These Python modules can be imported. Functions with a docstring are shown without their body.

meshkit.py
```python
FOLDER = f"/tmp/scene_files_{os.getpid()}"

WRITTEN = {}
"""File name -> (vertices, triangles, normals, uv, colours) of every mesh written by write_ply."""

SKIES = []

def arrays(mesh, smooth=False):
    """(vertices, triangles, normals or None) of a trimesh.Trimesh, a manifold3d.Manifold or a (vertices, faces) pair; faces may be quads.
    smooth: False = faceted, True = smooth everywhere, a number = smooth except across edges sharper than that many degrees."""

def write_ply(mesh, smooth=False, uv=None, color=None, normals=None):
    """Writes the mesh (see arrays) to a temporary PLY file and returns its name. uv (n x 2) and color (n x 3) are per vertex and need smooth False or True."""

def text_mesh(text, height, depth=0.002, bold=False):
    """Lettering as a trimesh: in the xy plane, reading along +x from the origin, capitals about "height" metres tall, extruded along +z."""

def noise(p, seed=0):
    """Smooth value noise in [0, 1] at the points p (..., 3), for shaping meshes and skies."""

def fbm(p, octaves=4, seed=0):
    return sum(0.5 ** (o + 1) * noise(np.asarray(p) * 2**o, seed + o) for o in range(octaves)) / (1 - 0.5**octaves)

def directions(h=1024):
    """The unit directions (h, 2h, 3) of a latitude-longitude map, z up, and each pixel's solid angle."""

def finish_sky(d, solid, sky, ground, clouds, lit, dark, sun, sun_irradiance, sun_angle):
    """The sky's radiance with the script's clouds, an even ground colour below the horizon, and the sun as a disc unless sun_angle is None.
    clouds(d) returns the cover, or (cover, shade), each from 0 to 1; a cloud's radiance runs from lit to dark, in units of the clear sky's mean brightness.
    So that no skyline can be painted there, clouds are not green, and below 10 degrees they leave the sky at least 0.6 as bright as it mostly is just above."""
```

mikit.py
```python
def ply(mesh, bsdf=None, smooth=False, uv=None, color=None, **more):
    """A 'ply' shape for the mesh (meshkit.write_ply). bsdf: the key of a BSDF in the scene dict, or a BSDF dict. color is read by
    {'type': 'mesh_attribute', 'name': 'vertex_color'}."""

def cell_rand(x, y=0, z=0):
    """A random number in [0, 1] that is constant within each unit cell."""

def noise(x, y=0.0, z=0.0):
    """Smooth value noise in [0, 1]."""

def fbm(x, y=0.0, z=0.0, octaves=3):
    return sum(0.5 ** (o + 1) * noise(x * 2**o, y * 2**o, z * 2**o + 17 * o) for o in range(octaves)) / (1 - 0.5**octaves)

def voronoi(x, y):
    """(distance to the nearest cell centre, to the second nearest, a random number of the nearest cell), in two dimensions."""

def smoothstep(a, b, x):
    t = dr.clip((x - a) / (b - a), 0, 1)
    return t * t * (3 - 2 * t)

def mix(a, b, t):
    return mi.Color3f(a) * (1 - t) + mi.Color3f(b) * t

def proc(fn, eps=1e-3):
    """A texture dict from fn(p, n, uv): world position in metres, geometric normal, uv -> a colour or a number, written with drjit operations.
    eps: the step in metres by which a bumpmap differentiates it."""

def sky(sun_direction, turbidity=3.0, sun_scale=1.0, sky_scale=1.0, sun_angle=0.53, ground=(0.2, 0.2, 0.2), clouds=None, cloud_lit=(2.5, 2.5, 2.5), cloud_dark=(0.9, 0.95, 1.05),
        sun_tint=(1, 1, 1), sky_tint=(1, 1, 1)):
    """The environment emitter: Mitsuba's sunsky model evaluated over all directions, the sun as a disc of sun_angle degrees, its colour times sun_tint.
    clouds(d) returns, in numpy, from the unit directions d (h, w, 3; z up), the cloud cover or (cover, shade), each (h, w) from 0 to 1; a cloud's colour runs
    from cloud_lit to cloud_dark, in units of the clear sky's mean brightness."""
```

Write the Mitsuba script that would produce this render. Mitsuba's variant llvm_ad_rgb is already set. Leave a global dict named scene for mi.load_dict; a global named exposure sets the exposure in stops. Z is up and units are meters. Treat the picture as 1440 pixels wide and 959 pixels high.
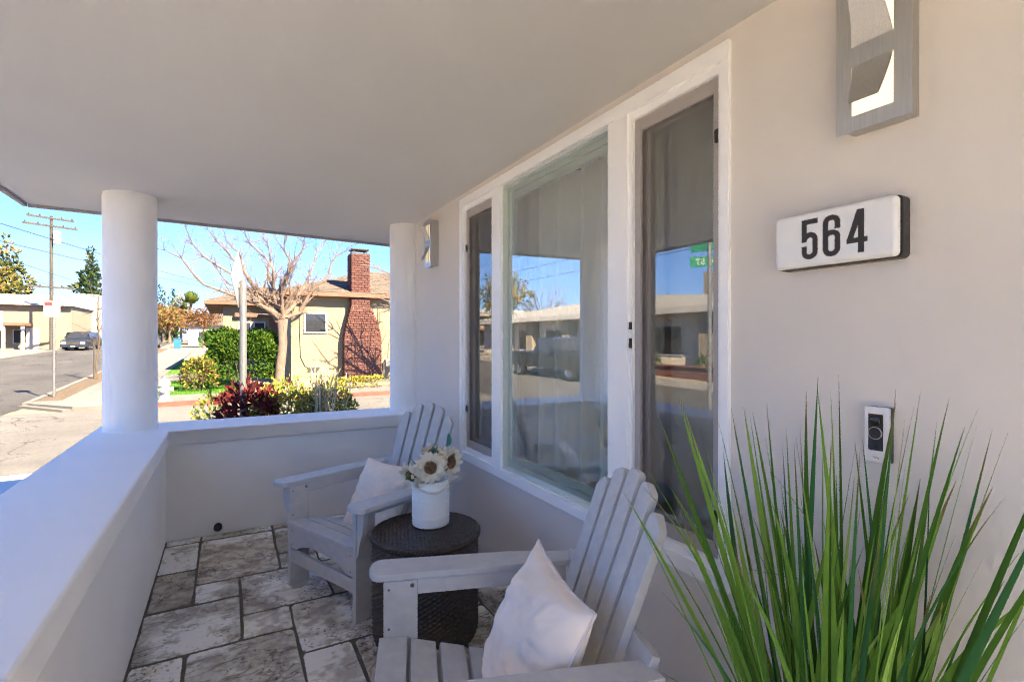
import math, random
import numpy as np, trimesh, drjit as dr, mitsuba as mi
import shapely.geometry as sg
import mikit, meshkit
from mikit import proc, noise, fbm, smoothstep, mix, cell_rand, voronoi

rnd = random.Random(5)
T = mi.ScalarTransform4f
scene, labels = {}, {}

# ------------------------------------------------------------------ camera, sky, exposure
FOV_F, YAW, PIT, EYE = 716.0, math.radians(29.1), math.radians(-0.17), 1.395
fwd = np.array([math.sin(YAW) * math.cos(PIT), math.cos(YAW) * math.cos(PIT), math.sin(PIT)])
scene['camera'] = {'type': 'perspective', 'fov': 2 * math.degrees(math.atan(720 / FOV_F)), 'fov_axis': 'x',
                   'near_clip': 0.05, 'far_clip': 2000.0,
                   'to_world': T().look_at(origin=[0, 0, EYE], target=[float(fwd[0]), float(fwd[1]), EYE + float(fwd[2])], up=[0, 0, 1])}


def clouds(d):
    z = np.maximum(d[..., 2:3], 0.03)
    q = d / z
    q = np.stack([q[..., 0] * 0.55 + q[..., 1] * 0.2, q[..., 1] * 0.13, 0 * q[..., 0]], -1)
    n = meshkit.fbm(q * 1.3 + 7.3, 5, 3)
    hz = np.clip(1 - d[..., 2] / 0.55, 0, 1)
    return np.clip((n - 0.50) * 2.6, 0, 1) * 0.6


scene['sky'] = mikit.sky((0.34, -0.72, 0.60), turbidity=2.6, sun_scale=0.60, sky_scale=0.46, clouds=clouds, cloud_lit=(1.5, 1.6, 1.7), sun_tint=(1.03, 1.02, 0.94), sky_tint=(0.46, 0.58, 0.86))
exposure = 4.87

# ------------------------------------------------------------------ helpers


def C3(c):
    return {'type': 'rgb', 'value': [float(x) for x in c]}


def mat(name, col, rough=0.6, spec=0.4, metal=0.0, bump=None, bscale=0.002, eps=1e-3, sheen=0.0, coat=0.0, two=True):
    tex = proc(col) if callable(col) else C3(col)
    b = {'type': 'principled', 'base_color': tex, 'roughness': rough, 'specular': spec, 'metallic': metal}
    if sheen:
        b['sheen'] = sheen
    if coat:
        b['clearcoat'] = coat
    if bump is not None:
        b = {'type': 'bumpmap', 'arbitrary': proc(bump, eps), 'scale': bscale, 'bsdf': b}
    scene[name] = {'type': 'twosided', 'bsdf': b} if two else b
    return name


def leafmat(name, col, tr=0.35, rough=0.5):
    scene[name] = {'type': 'principledthin', 'base_color': C3(col) if not callable(col) else proc(col), 'roughness': rough, 'diff_trans': 2 * tr * 0.8, 'spec_trans': 0.0, 'eta': 1.4}
    return name


names_used = set()


def key(parent, name):
    base = f'{parent}__{name}' if parent else name
    k, i = base, 0
    while k in names_used or k in scene:
        i += 1
        k = f'{base}_{i:03d}'
    names_used.add(k)
    return k


def thing(name, label, cat, group=None):
    k = key(None, name)
    labels[k] = {'label': label, 'category': cat}
    if group:
        labels[k]['group'] = group
    return k


def put(parent, name, mesh, m, smooth=False, label=None, kind=None, cat=None, group=None, color=None, uv=None, **more):
    k = key(parent, name)
    scene[k] = mikit.ply(mesh, m, smooth=smooth, color=color, uv=uv, **more)
    l = {}
    if label:
        l['label'] = label
    if cat:
        l['category'] = cat
    if kind:
        l['kind'] = kind
    if group:
        l['group'] = group
    if l:
        labels[k] = l
    return k


def cat(*ms):
    return trimesh.util.concatenate([m for m in ms if m is not None])


def box(x0, x1, y0, y1, z0, z1):
    m = trimesh.creation.box((x1 - x0, y1 - y0, z1 - z0))
    m.apply_translation(((x0 + x1) / 2, (y0 + y1) / 2, (z0 + z1) / 2))
    return m


def prism(poly, z0, z1, b=0.0, steps=2):
    """Polygon (n x 2) extruded along z with rounded edges of radius b."""
    p = np.asarray(poly, float)
    if sg.Polygon(p).exterior.is_ccw is False:
        p = p[::-1]
    n = len(p)
    e = np.roll(p, -1, 0) - p
    e /= np.linalg.norm(e, axis=1, keepdims=True)
    nrm = np.stack([-e[:, 1], e[:, 0]], 1)
    a = np.roll(nrm, 1, 0) + nrm
    mitre = a / np.maximum((a * nrm).sum(1, keepdims=True), 0.35)
    rings = []
    if b > 0:
        for k in range(steps + 1):
            t = k / steps * math.pi / 2
            rings.append((b * (1 - math.sin(t)), z0 + b * (1 - math.cos(t))))
        rings += [(o, z0 + z1 - z) for o, z in rings[::-1]]
    else:
        rings = [(0, z0), (0, z1)]
    v = np.vstack([np.c_[p + mitre * o, np.full(n, z)] for o, z in rings])
    f = []
    i = np.arange(n)
    j = (i + 1) % n
    for r in range(len(rings) - 1):
        f.append(np.stack([r * n + i, r * n + j, (r + 1) * n + j], 1))
        f.append(np.stack([r * n + i, (r + 1) * n + j, (r + 1) * n + i], 1))
    _, tri = trimesh.creation.triangulate_polygon(sg.Polygon(p), engine='earcut')
    vv, _ = trimesh.creation.triangulate_polygon(sg.Polygon(p), engine='earcut')
    from scipy.spatial import cKDTree
    idx = cKDTree(p).query(vv)[1]
    tri = idx[tri]
    ar = np.cross(p[tri[:, 1]] - p[tri[:, 0]], p[tri[:, 2]] - p[tri[:, 0]])
    tri[ar < 0] = tri[ar < 0][:, ::-1]
    f.append(tri[:, ::-1])
    f.append(tri + (len(rings) - 1) * n)
    return trimesh.Trimesh(v, np.vstack(f), process=False)


def rect(x0, x1, y0, y1):
    return [(x0, y0), (x1, y0), (x1, y1), (x0, y1)]


def bbox(x0, x1, y0, y1, z0, z1, b=0.004):
    return prism(rect(x0, x1, y0, y1), z0, z1, b)


def place(m, M):
    m = m.copy()
    m.apply_transform(M)
    return m


def frame(o, ex, ey, ez):
    M = np.eye(4)
    M[:3, 0], M[:3, 1], M[:3, 2], M[:3, 3] = ex, ey, ez, o
    return M


def unit(v):
    v = np.asarray(v, float)
    return v / np.linalg.norm(v)


def tube(pts, rad, sides=6, cap=True):
    p = np.asarray(pts, float)
    n = len(p)
    rad = np.broadcast_to(rad, (n,))
    t = np.gradient(p, axis=0)
    t /= np.linalg.norm(t, axis=1, keepdims=True) + 1e-12
    a = np.cross(t[0], [0, 0, 1.0] if abs(t[0][2]) < 0.9 else [1.0, 0, 0])
    A = []
    for k in range(n):
        a = a - t[k] * (a @ t[k])
        a /= np.linalg.norm(a) + 1e-12
        A.append(a)
    A = np.array(A)
    B = np.cross(t, A)
    ang = np.arange(sides) * 2 * math.pi / sides
    v = (p[:, None] + rad[:, None, None] * (np.cos(ang)[None, :, None] * A[:, None] + np.sin(ang)[None, :, None] * B[:, None])).reshape(-1, 3)
    i, j = np.meshgrid(np.arange(n - 1), np.arange(sides), indexing='ij')
    q = np.stack([i * sides + j, i * sides + (j + 1) % sides, (i + 1) * sides + (j + 1) % sides, (i + 1) * sides + j], -1).reshape(-1, 4)
    f = [q[:, [0, 1, 2]], q[:, [0, 2, 3]]]
    if cap:
        v = np.vstack([v, p[0], p[-1]])
        k = np.arange(sides)
        f.append(np.stack([(k + 1) % sides, k, np.full(sides, n * sides)], 1))
        f.append(np.stack([(n - 1) * sides + k, (n - 1) * sides + (k + 1) % sides, np.full(sides, n * sides + 1)], 1))
    return trimesh.Trimesh(v, np.vstack(f), process=False)


def lathe(prof, n=48):
    """prof: (r, z) from bottom to top."""
    p = np.asarray(prof, float)
    ang = np.arange(n) * 2 * math.pi / n
    v = np.stack([p[:, None, 0] * np.cos(ang), p[:, None, 0] * np.sin(ang), np.repeat(p[:, 1:2], n, 1)], -1).reshape(-1, 3)
    i, j = np.meshgrid(np.arange(len(p) - 1), np.arange(n), indexing='ij')
    q = np.stack([i * n + j, i * n + (j + 1) % n, (i + 1) * n + (j + 1) % n, (i + 1) * n + j], -1).reshape(-1, 4)
    return trimesh.Trimesh(v, np.vstack([q[:, [0, 1, 2]], q[:, [0, 2, 3]]]), process=False)


def gridmesh(P, wrap_u=False):
    """P: (nu, nv, 3) points."""
    nu, nv = P.shape[:2]
    i, j = np.meshgrid(np.arange(nu if wrap_u else nu - 1), np.arange(nv - 1), indexing='ij')
    i2 = (i + 1) % nu
    q = np.stack([i * nv + j, i2 * nv + j, i2 * nv + j + 1, i * nv + j + 1], -1).reshape(-1, 4)
    return trimesh.Trimesh(P.reshape(-1, 3), np.vstack([q[:, [0, 1, 2]], q[:, [0, 2, 3]]]), process=False)


def leaves(cent, size, rs, up=0.3, asp=0.5, outward=None):
    """Folded pointed leaves at the points cent; 4 triangles each."""
    n = len(cent)
    d = rs.normal(size=(n, 3))
    if outward is not None:
        d = d * 0.6 + outward
    d[:, 2] += up
    d /= np.linalg.norm(d, axis=1, keepdims=True) + 1e-9
    s = np.cross(d, rs.normal(size=(n, 3)))
    s /= np.linalg.norm(s, axis=1, keepdims=True) + 1e-9
    nn = np.cross(d, s)
    L = size * rs.uniform(0.6, 1.3, (n, 1))
    w = L * asp * rs.uniform(0.7, 1.2, (n, 1)) * 0.5
    a = cent
    tip = cent + d * L - nn * L * 0.15
    mid = cent + d * L * 0.5 - nn * w * 0.3
    l, r = cent + d * L * 0.5 + s * w, cent + d * L * 0.5 - s * w
    v = np.stack([a, l, mid, r, tip], 1).reshape(-1, 3)
    k = np.arange(n)[:, None] * 5
    f = np.vstack([k + [0, 2, 1], k + [0, 3, 2], k + [1, 2, 4], k + [2, 3, 4]])
    return trimesh.Trimesh(v, f, process=False)


def tz(y):
    return -0.55 + 0.022 * np.maximum(0, np.minimum(y, 80.0) - 14)


def sheet(x00, x01, y0, x10, x11, y1, dz):
    """Ground sheet between x00..x01 at y0 and x10..x11 at y1, following the slope of the land."""
    ys = sorted({y0, y1, *(y for y in (14.0, 80.0) if y0 < y < y1)})
    v, f = [], []
    for y in ys:
        t = (y - y0) / (y1 - y0)
        for x in (x00 + (x10 - x00) * t, x01 + (x11 - x01) * t):
            v.append((x, y, float(tz(y)) + dz))
    for k in range(len(ys) - 1):
        a = 2 * k
        f += [(a, a + 1, a + 3), (a, a + 3, a + 2)]
    return trimesh.Trimesh(v, f, process=False)


def slab(x00, x01, y0, x10, x11, y1, top, depth=0.3):
    """Ground slab with sides (sidewalk, kerb): its top lies 'top' above the land."""
    a, b = sheet(x00, x01, y0, x10, x11, y1, top), sheet(x00, x01, y0, x10, x11, y1, top - depth)
    n = len(a.vertices)
    loop = list(range(0, n, 2)) + list(range(n - 1, 0, -2))
    f = []
    for k in range(len(loop)):
        i, j = loop[k], loop[(k + 1) % len(loop)]
        f += [(i, i + n, j + n), (i, j + n, j)]
    return trimesh.Trimesh(np.vstack([a.vertices, b.vertices]), np.vstack([a.faces, f]), process=False)


# ------------------------------------------------------------------ materials


def mott(c, amp, sc, oct=3):
    c = list(c)
    return lambda p, n, uv: mi.Color3f(c) * (1 - amp + 2 * amp * fbm(p.x * sc, p.y * sc, p.z * sc, oct))


def stucco_bump(p, n, uv):
    return fbm(p.x * 60, p.y * 60, p.z * 60, 3) * 0.7 + fbm(p.x * 7, p.y * 7, p.z * 7, 2) * 2.2


mat('stucco_beige', mott((0.64, 0.60, 0.555), 0.07, 1.3, 5), 0.85, 0.25, bump=stucco_bump, bscale=0.0026, eps=2e-3)
mat('stucco_ceiling', mott((0.55, 0.54, 0.515), 0.11, 0.9, 4), 0.9, 0.2, bump=stucco_bump, bscale=0.0016, eps=2e-3)
mat('parapet_paint', mott((0.71, 0.70, 0.675), 0.07, 2.6), 0.85, 0.2, bump=stucco_bump, bscale=0.0016, eps=2e-3)
mat('cap_paint', mott((0.82, 0.82, 0.81), 0.04, 3.0), 0.55, 0.35, bump=stucco_bump, bscale=0.0011, eps=2e-3)
mat('column_paint', mott((0.82, 0.815, 0.80), 0.03, 3.5), 0.6, 0.3, bump=stucco_bump, bscale=0.0013, eps=2e-3)
mat('vinyl_white', (0.84, 0.84, 0.83), 0.35, 0.5)
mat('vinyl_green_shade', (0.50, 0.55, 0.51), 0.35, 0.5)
mat('taupe_metal', (0.36, 0.33, 0.31), 0.42, 0.5)
mat('black_rubber', (0.02, 0.02, 0.02), 0.5, 0.4)
mat('fascia_metal', mott((0.30, 0.285, 0.27), 0.15, 5), 0.5, 0.4)
mat('room_dark', (0.16, 0.15, 0.14), 0.9, 0.2)
mat('grey_roofing', mott((0.16, 0.155, 0.15), 0.2, 4), 0.9, 0.2)


def travertine(tone, warm):
    def col(p, n, uv):
        q = tone * 17.0
        a = fbm(p.x * 7 + q, p.y * 8, q, 4)
        b = fbm(p.x * 30 + q, p.y * 30, q, 4)
        c = fbm(p.x * 3.1 + q, p.y * 3.4 + q, 3.7, 3)
        base = mix((0.44 * warm, 0.41, 0.37 / warm), (0.80 * warm, 0.80, 0.735 / warm), smoothstep(0.36, 0.62, a * 0.5 + b * 0.5))
        base = base * mix((0.74, 0.715, 0.685), (1.06, 1.06, 1.06), smoothstep(0.36, 0.56, c))
        w = 0.9 * fbm(p.x * 4 + q, p.y * 4, q, 3)
        v = fbm(p.x * 6 + w + q, p.y * 13 + 2 * w, 8.1 + q, 4)
        base = base * mix((0.55, 0.50, 0.45), (1, 1, 1), smoothstep(0.0, 0.03, dr.abs(v - 0.5)) + smoothstep(0.5, 0.6, c))
        pits = smoothstep(0.60, 0.68, fbm(p.x * 85 + q, p.y * 85, q, 3)) * smoothstep(0.42, 0.55, fbm(p.x * 6, p.y * 6, 3.0 + q, 2))
        return dr.minimum(base * (tone * 0.36 + 0.76) * (1 - pits * 0.6), 0.85)
    return col


def travertine_bump(p, n, uv):
    pits = smoothstep(0.60, 0.70, fbm(p.x * 85, p.y * 85, 2.2, 3))
    return fbm(p.x * 16, p.y * 16, 0.0, 4) * 2.2 - pits * 1.2 + fbm(p.x * 4, p.y * 4, 1.0, 2) * 3.0


for i_, (tone, warm) in enumerate(((0.05, 1.02), (0.5, 0.97), (0.95, 1.0), (0.35, 1.08))):
    mat(f'travertine_{i_}', travertine(tone, warm), 0.55, 0.4, bump=travertine_bump, bscale=0.0035, eps=2e-3)
mat('grout', mott((0.12, 0.108, 0.095), 0.3, 40), 0.95, 0.1)


def lumber_col(p, n, uv):
    g = fbm(p.x * 35, p.y * 35, p.z * 35, 3)
    return mix((0.40, 0.40, 0.405), (0.49, 0.49, 0.49), g)


def lumber_bump(p, n, uv):
    return fbm(p.x * 160, p.y * 160, p.z * 160, 2)


mat('grey_lumber', lumber_col, 0.5, 0.4, bump=lumber_bump, bscale=0.0006)
mat('screw_dark', (0.12, 0.115, 0.11), 0.4, 0.5, metal=0.8)
mat('screw_light', (0.6, 0.58, 0.55), 0.35, 0.5, metal=0.8)
mat('wicker_dark', lambda p, n, uv: mix((0.022, 0.016, 0.013), (0.062, 0.048, 0.042), fbm(p.x * 90, p.y * 90, p.z * 60, 2)), 0.32, 0.5)
mat('wicker_back', (0.012, 0.010, 0.009), 0.6, 0.3)


def cloth_bump(p, n, uv):
    return fbm(p.x * 320, p.y * 320, p.z * 320, 2) + 6 * fbm(p.x * 16, p.y * 16, p.z * 22, 3)


mat('blush_velvet', lambda p, n, uv: mix((0.68, 0.585, 0.50), (0.86, 0.765, 0.67), fbm(p.x * 12, p.y * 12, p.z * 12, 4)), 0.75, 0.2, sheen=0.6, bump=cloth_bump, bscale=0.0016)
mat('blush_piping', (0.66, 0.59, 0.56), 0.7, 0.2, sheen=0.5)
mat('white_enamel', mott((0.70, 0.72, 0.70), 0.05, 30), 0.4, 0.5)
mat('rope_tan', (0.62, 0.56, 0.47), 0.8, 0.2)
leafmat('petal_cream', (0.72, 0.665, 0.53), 0.2, 0.6)
mat('seed_brown', lambda p, n, uv: mix((0.07, 0.04, 0.022), (0.36, 0.25, 0.15), smoothstep(0.4, 0.65, fbm(p.x * 260, p.y * 260, p.z * 260, 2))), 0.8, 0.2)
leafmat('leaf_teal', (0.065, 0.17, 0.15), 0.12)
mat('stem_green', (0.10, 0.15, 0.06), 0.6)
mat('steel_brushed', lambda p, n, uv: mi.Color3f([0.55, 0.545, 0.53]) * (0.9 + 0.2 * noise(p.x * 900, p.y * 900, p.z * 14)), 0.42, 0.5, metal=1.0)
mat('diffuser_glass', (0.25, 0.24, 0.22), 0.6)
mat('sign_white', (0.70, 0.70, 0.68), 0.22, 0.5, coat=0.3)
mat('sign_black', (0.018, 0.016, 0.015), 0.35, 0.5)
mat('digit_black', (0.03, 0.026, 0.025), 0.5, 0.4)
mat('satin_nickel', (0.72, 0.72, 0.73), 0.4, 0.5, metal=0.55)
mat('black_glass', (0.012, 0.012, 0.014), 0.06, 0.6)
mat('grey_print', (0.16, 0.16, 0.17), 0.5)
scene['glass'] = {'type': 'thindielectric', 'int_ior': 3.1, 'specular_transmittance': C3((0.86, 0.93, 0.89))}
scene['screen_mesh'] = {'type': 'mask', 'opacity': 0.25, 'bsdf': {'type': 'twosided', 'bsdf': {'type': 'diffuse', 'reflectance': C3((0.035, 0.033, 0.03))}}}
leafmat('curtain_cloth', (0.82, 0.80, 0.74), 0.25, 0.9)
mat('pot_glaze', (0.05, 0.05, 0.052), 0.35, 0.5)
mat('moss_fill', (0.08, 0.09, 0.04), 0.95, 0.1)

# outdoors
mat('earth', mott((0.20, 0.165, 0.125), 0.25, 1.5), 0.95, 0.1)
mat('bark_mulch', mott((0.085, 0.068, 0.054), 0.4, 12), 0.95, 0.1)
mat('asphalt', lambda p, n, uv: mi.Color3f([0.058, 0.058, 0.060]) * (0.68 + 0.64 * fbm(p.x * 0.7, p.y * 0.25, 0, 4)) * (0.86 + 0.28 * noise(p.x * 40, p.y * 40)) * (0.55 + 0.45 * smoothstep(0.0, 0.010, dr.abs(fbm(p.x * 0.4, p.y * 0.25, 5.1, 4) - 0.5))), 0.85, 0.25)
mat('concrete_road', lambda p, n, uv: mi.Color3f([0.118, 0.115, 0.112]) * (0.72 + 0.56 * fbm(p.x * 0.6, p.y * 1.4, 0, 4)) * (0.88 + 0.24 * noise(p.x * 30, p.y * 30)) * (0.5 + 0.5 * smoothstep(0.0, 0.007, dr.abs(fbm(p.x * 0.5, p.y * 0.5, 3.3, 4) - 0.5))) * (0.6 + 0.4 * smoothstep(0.0, 0.03, dr.abs(p.y - 13.2 + 0.05 * noise(p.x * 2, 0)))), 0.85, 0.25)
mat('light_concrete', mott((0.50, 0.495, 0.48), 0.1, 2), 0.85, 0.25)
mat('sidewalk', lambda p, n, uv: mi.Color3f([0.132, 0.130, 0.126]) * (0.8 + 0.4 * fbm(p.x * 1.1, p.y * 1.1, 4, 4)), 0.85, 0.25)
mat('kerb_red', mott((0.27, 0.075, 0.058), 0.4, 6), 0.7, 0.3)
mat('road_white', mott((0.6, 0.6, 0.58), 0.2, 6), 0.7)
mat('lawn_soil', mott((0.055, 0.12, 0.022), 0.3, 3), 0.95, 0.1)
leafmat('grass_green', (0.075, 0.20, 0.022), 0.3)
mat('house_yellow', mott((0.275, 0.24, 0.165), 0.06, 1.5), 0.85, 0.2)
mat('brick_red', lambda p, n, uv: mi.Color3f([0.12, 0.054, 0.046]) * (0.6 + 0.8 * noise(p.x * 4.1, p.y * 3.3, p.z * 14)), 0.85, 0.2)
mat('mortar', (0.38, 0.33, 0.30), 0.9, 0.1)
mat('shingle', lambda p, n, uv: mi.Color3f([0.105, 0.09, 0.08]) * (0.7 + 0.6 * noise(p.x * 3.2, p.y * 3.2, p.z * 22)), 0.95, 0.1)
mat('fascia_brown', mott((0.20, 0.10, 0.07), 0.2, 4), 0.7)
mat('white_paint', mott((0.41, 0.405, 0.40), 0.05, 3), 0.6)
mat('window_dark', (0.03, 0.033, 0.04), 0.08, 0.6)
mat('dark_metal', (0.05, 0.05, 0.05), 0.5, 0.4)
mat('galvanized', mott((0.25, 0.257, 0.265), 0.08, 12), 0.4, 0.5, metal=0.6)
mat('alu_back', mott((0.34, 0.34, 0.34), 0.05, 8), 0.45, 0.5, metal=0.15)
mat('pole_wood', lambda p, n, uv: mi.Color3f([0.082, 0.076, 0.070]) * (0.65 + 0.7 * noise(p.x * 30, p.y * 30, p.z * 0.6)), 0.9, 0.1)
mat('bark_pink', lambda p, n, uv: mix((0.115, 0.085, 0.07), (0.24, 0.185, 0.155), fbm(p.x * 9, p.y * 9, p.z * 3.5, 3)), 0.85, 0.2)
mat('bark_dark', mott((0.12, 0.09, 0.065), 0.3, 8), 0.9, 0.1)
mat('bark_grey', mott((0.17, 0.14, 0.12), 0.25, 5), 0.9, 0.1)
for nm_, c_ in dict(hedge_leaf=(0.045, 0.105, 0.018), hedge_leaf_light=(0.13, 0.19, 0.025), coleus_red=(0.16, 0.028, 0.032), coleus_dark=(0.075, 0.024, 0.026), lime_leaf=(0.33, 0.33, 0.07), lime_deep=(0.19, 0.25, 0.05),
                    yellow_leaf=(0.34, 0.27, 0.06), rust_leaf=(0.19, 0.105, 0.05), conifer=(0.035, 0.065, 0.028), gold_tree=(0.27, 0.205, 0.075), olive_tree=(0.13, 0.14, 0.035), brown_tree=(0.16, 0.085, 0.045),
                    palm_leaf=(0.10, 0.13, 0.03), dry_twig=(0.70, 0.60, 0.40)).items():
    leafmat(nm_, c_, 0.3)
mat('car_blue', (0.02, 0.028, 0.045), 0.25, 0.6, coat=0.8)
mat('truck_black', (0.016, 0.019, 0.026), 0.22, 0.6, coat=0.8)
mat('tyre', (0.02, 0.02, 0.02), 0.8, 0.2)
mat('chrome', (0.75, 0.75, 0.76), 0.15, 0.5, metal=1.0)
mat('lamp_glass', (0.6, 0.6, 0.62), 0.1, 0.6)
mat('lamp_amber', (0.5, 0.16, 0.02), 0.2, 0.6)
mat('bin_blue', (0.03, 0.14, 0.34), 0.5)
mat('bin_green', (0.12, 0.22, 0.06), 0.5)
mat('wall_beige', mott((0.23, 0.20, 0.155), 0.06, 1), 0.85)
mat('wall_pale', mott((0.55, 0.50, 0.43), 0.08, 1), 0.85)
mat('wall_brownish', mott((0.20, 0.145, 0.11), 0.1, 1), 0.85)
mat('roof_pale', mott((0.26, 0.257, 0.25), 0.08, 1), 0.8)
mat('sign_face', (0.25, 0.25, 0.25), 0.5)
mat('sign_green', (0.0, 0.19, 0.105), 0.4, 0.5)
mat('sign_red', (0.22, 0.025, 0.03), 0.4)
mat('hill', mott((0.10, 0.11, 0.06), 0.2, 0.1), 0.95, 0.1)

# ================================================================== the porch and its house
WX, CEIL = 1.42, 2.40
house = thing('porch_house', 'beige stucco house front with flat porch roof, white columns and a low parapet wall', 'house')
WY0, WY1, WZ0, WZ1 = 1.094, 3.277, 0.574, 2.36
put(house, 'wall', cat(box(WX, 1.57, -2.84, WY0 + 0.006, -0.55, CEIL), box(WX, 1.57, WY1 - 0.006, 4.67, -0.55, CEIL),
                       box(WX, 1.57, WY0 + 0.006, WY1 - 0.006, -0.55, WZ0 + 0.006), box(WX, 1.57, WY0 + 0.006, WY1 - 0.006, WZ1 - 0.006, CEIL),
                       box(1.57, 9.0, 4.52, 4.67, -0.55, CEIL), box(8.85, 9.0, -2.84, 4.52, -0.55, CEIL), box(1.57, 8.85, -2.84, -2.7, -0.55, CEIL)), 'stucco_beige')
put(house, 'interior_wall', cat(box(5.2, 5.25, 0.2, 4.4, 0, CEIL), box(1.57, 5.2, 0.15, 0.2, 0, CEIL), box(1.57, 5.2, 4.4, 4.45, 0, CEIL), box(1.57, 5.2, 0.2, 4.4, -0.1, 0), box(1.57, 5.2, 0.2, 4.4, 2.36, 2.395)), 'room_dark')
roofpoly = [(-1.285, -2.85), (9.3, -2.85), (9.3, 6.15), (1.43, 5.33), (-1.30, 5.04)]
put(house, 'ceiling', prism(roofpoly, CEIL, 2.56), 'stucco_ceiling', label='smooth painted stucco porch ceiling')
rp = np.array(roofpoly)
put(house, 'roof', prism([(-1.34, -2.95), (9.4, -2.95), (9.4, 6.22), (1.43, 5.39), (-1.36, 5.10)], 2.563, 2.72), 'grey_roofing')


def strip(a, b, w, z0, z1, off):
    a, b = np.array(a, float), np.array(b, float)
    d = unit(b - a)
    n = np.array([-d[1], d[0]])
    p = [a + n * off, b + n * off, b + n * (off + w), a + n * (off + w)]
    return prism(p, z0, z1)


for a, b in (((9.3, 6.15), (1.43, 5.33)), ((1.43, 5.33), (-1.30, 5.04)), ((-1.30, 5.04), (-1.285, -2.85))):
    put(house, 'drip_edge', cat(strip(b, a, 0.022, CEIL - 0.022, 2.56, 0.002), strip(b, a, 0.018, CEIL - 0.008, 2.56, 0.025)), 'fascia_metal')
# parapet and cap
Lpar = [(-0.796, -3.3), (-0.380, -3.3), (-0.380, 4.225), (1.418, 4.225), (1.418, 4.64), (-0.796, 4.64)]
par = put(house, 'parapet', prism(Lpar, -0.55, 0.665), 'parapet_paint', label='low grey stucco parapet wall around the porch')
Lcap = [(-0.816, -3.31), (-0.357, -3.31), (-0.357, 4.190), (1.419, 4.190), (1.419, 4.67), (-0.816, 4.67)]
put(par, 'cap', prism(Lcap, 0.664, 0.767, 0.012, 3), 'cap_paint', smooth=50, label='wide smooth off-white cap of the parapet')
put(par, 'drain_pipe', place(lathe([(0.0, -0.02), (0.027, -0.02), (0.027, 0.03), (0.022, 0.036), (0.0, 0.038)], 20), frame((-0.068, 4.225, 0.052), (1, 0, 0), (0, 0, 1), (0, -1, 0))), 'black_rubber', smooth=40)
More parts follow.
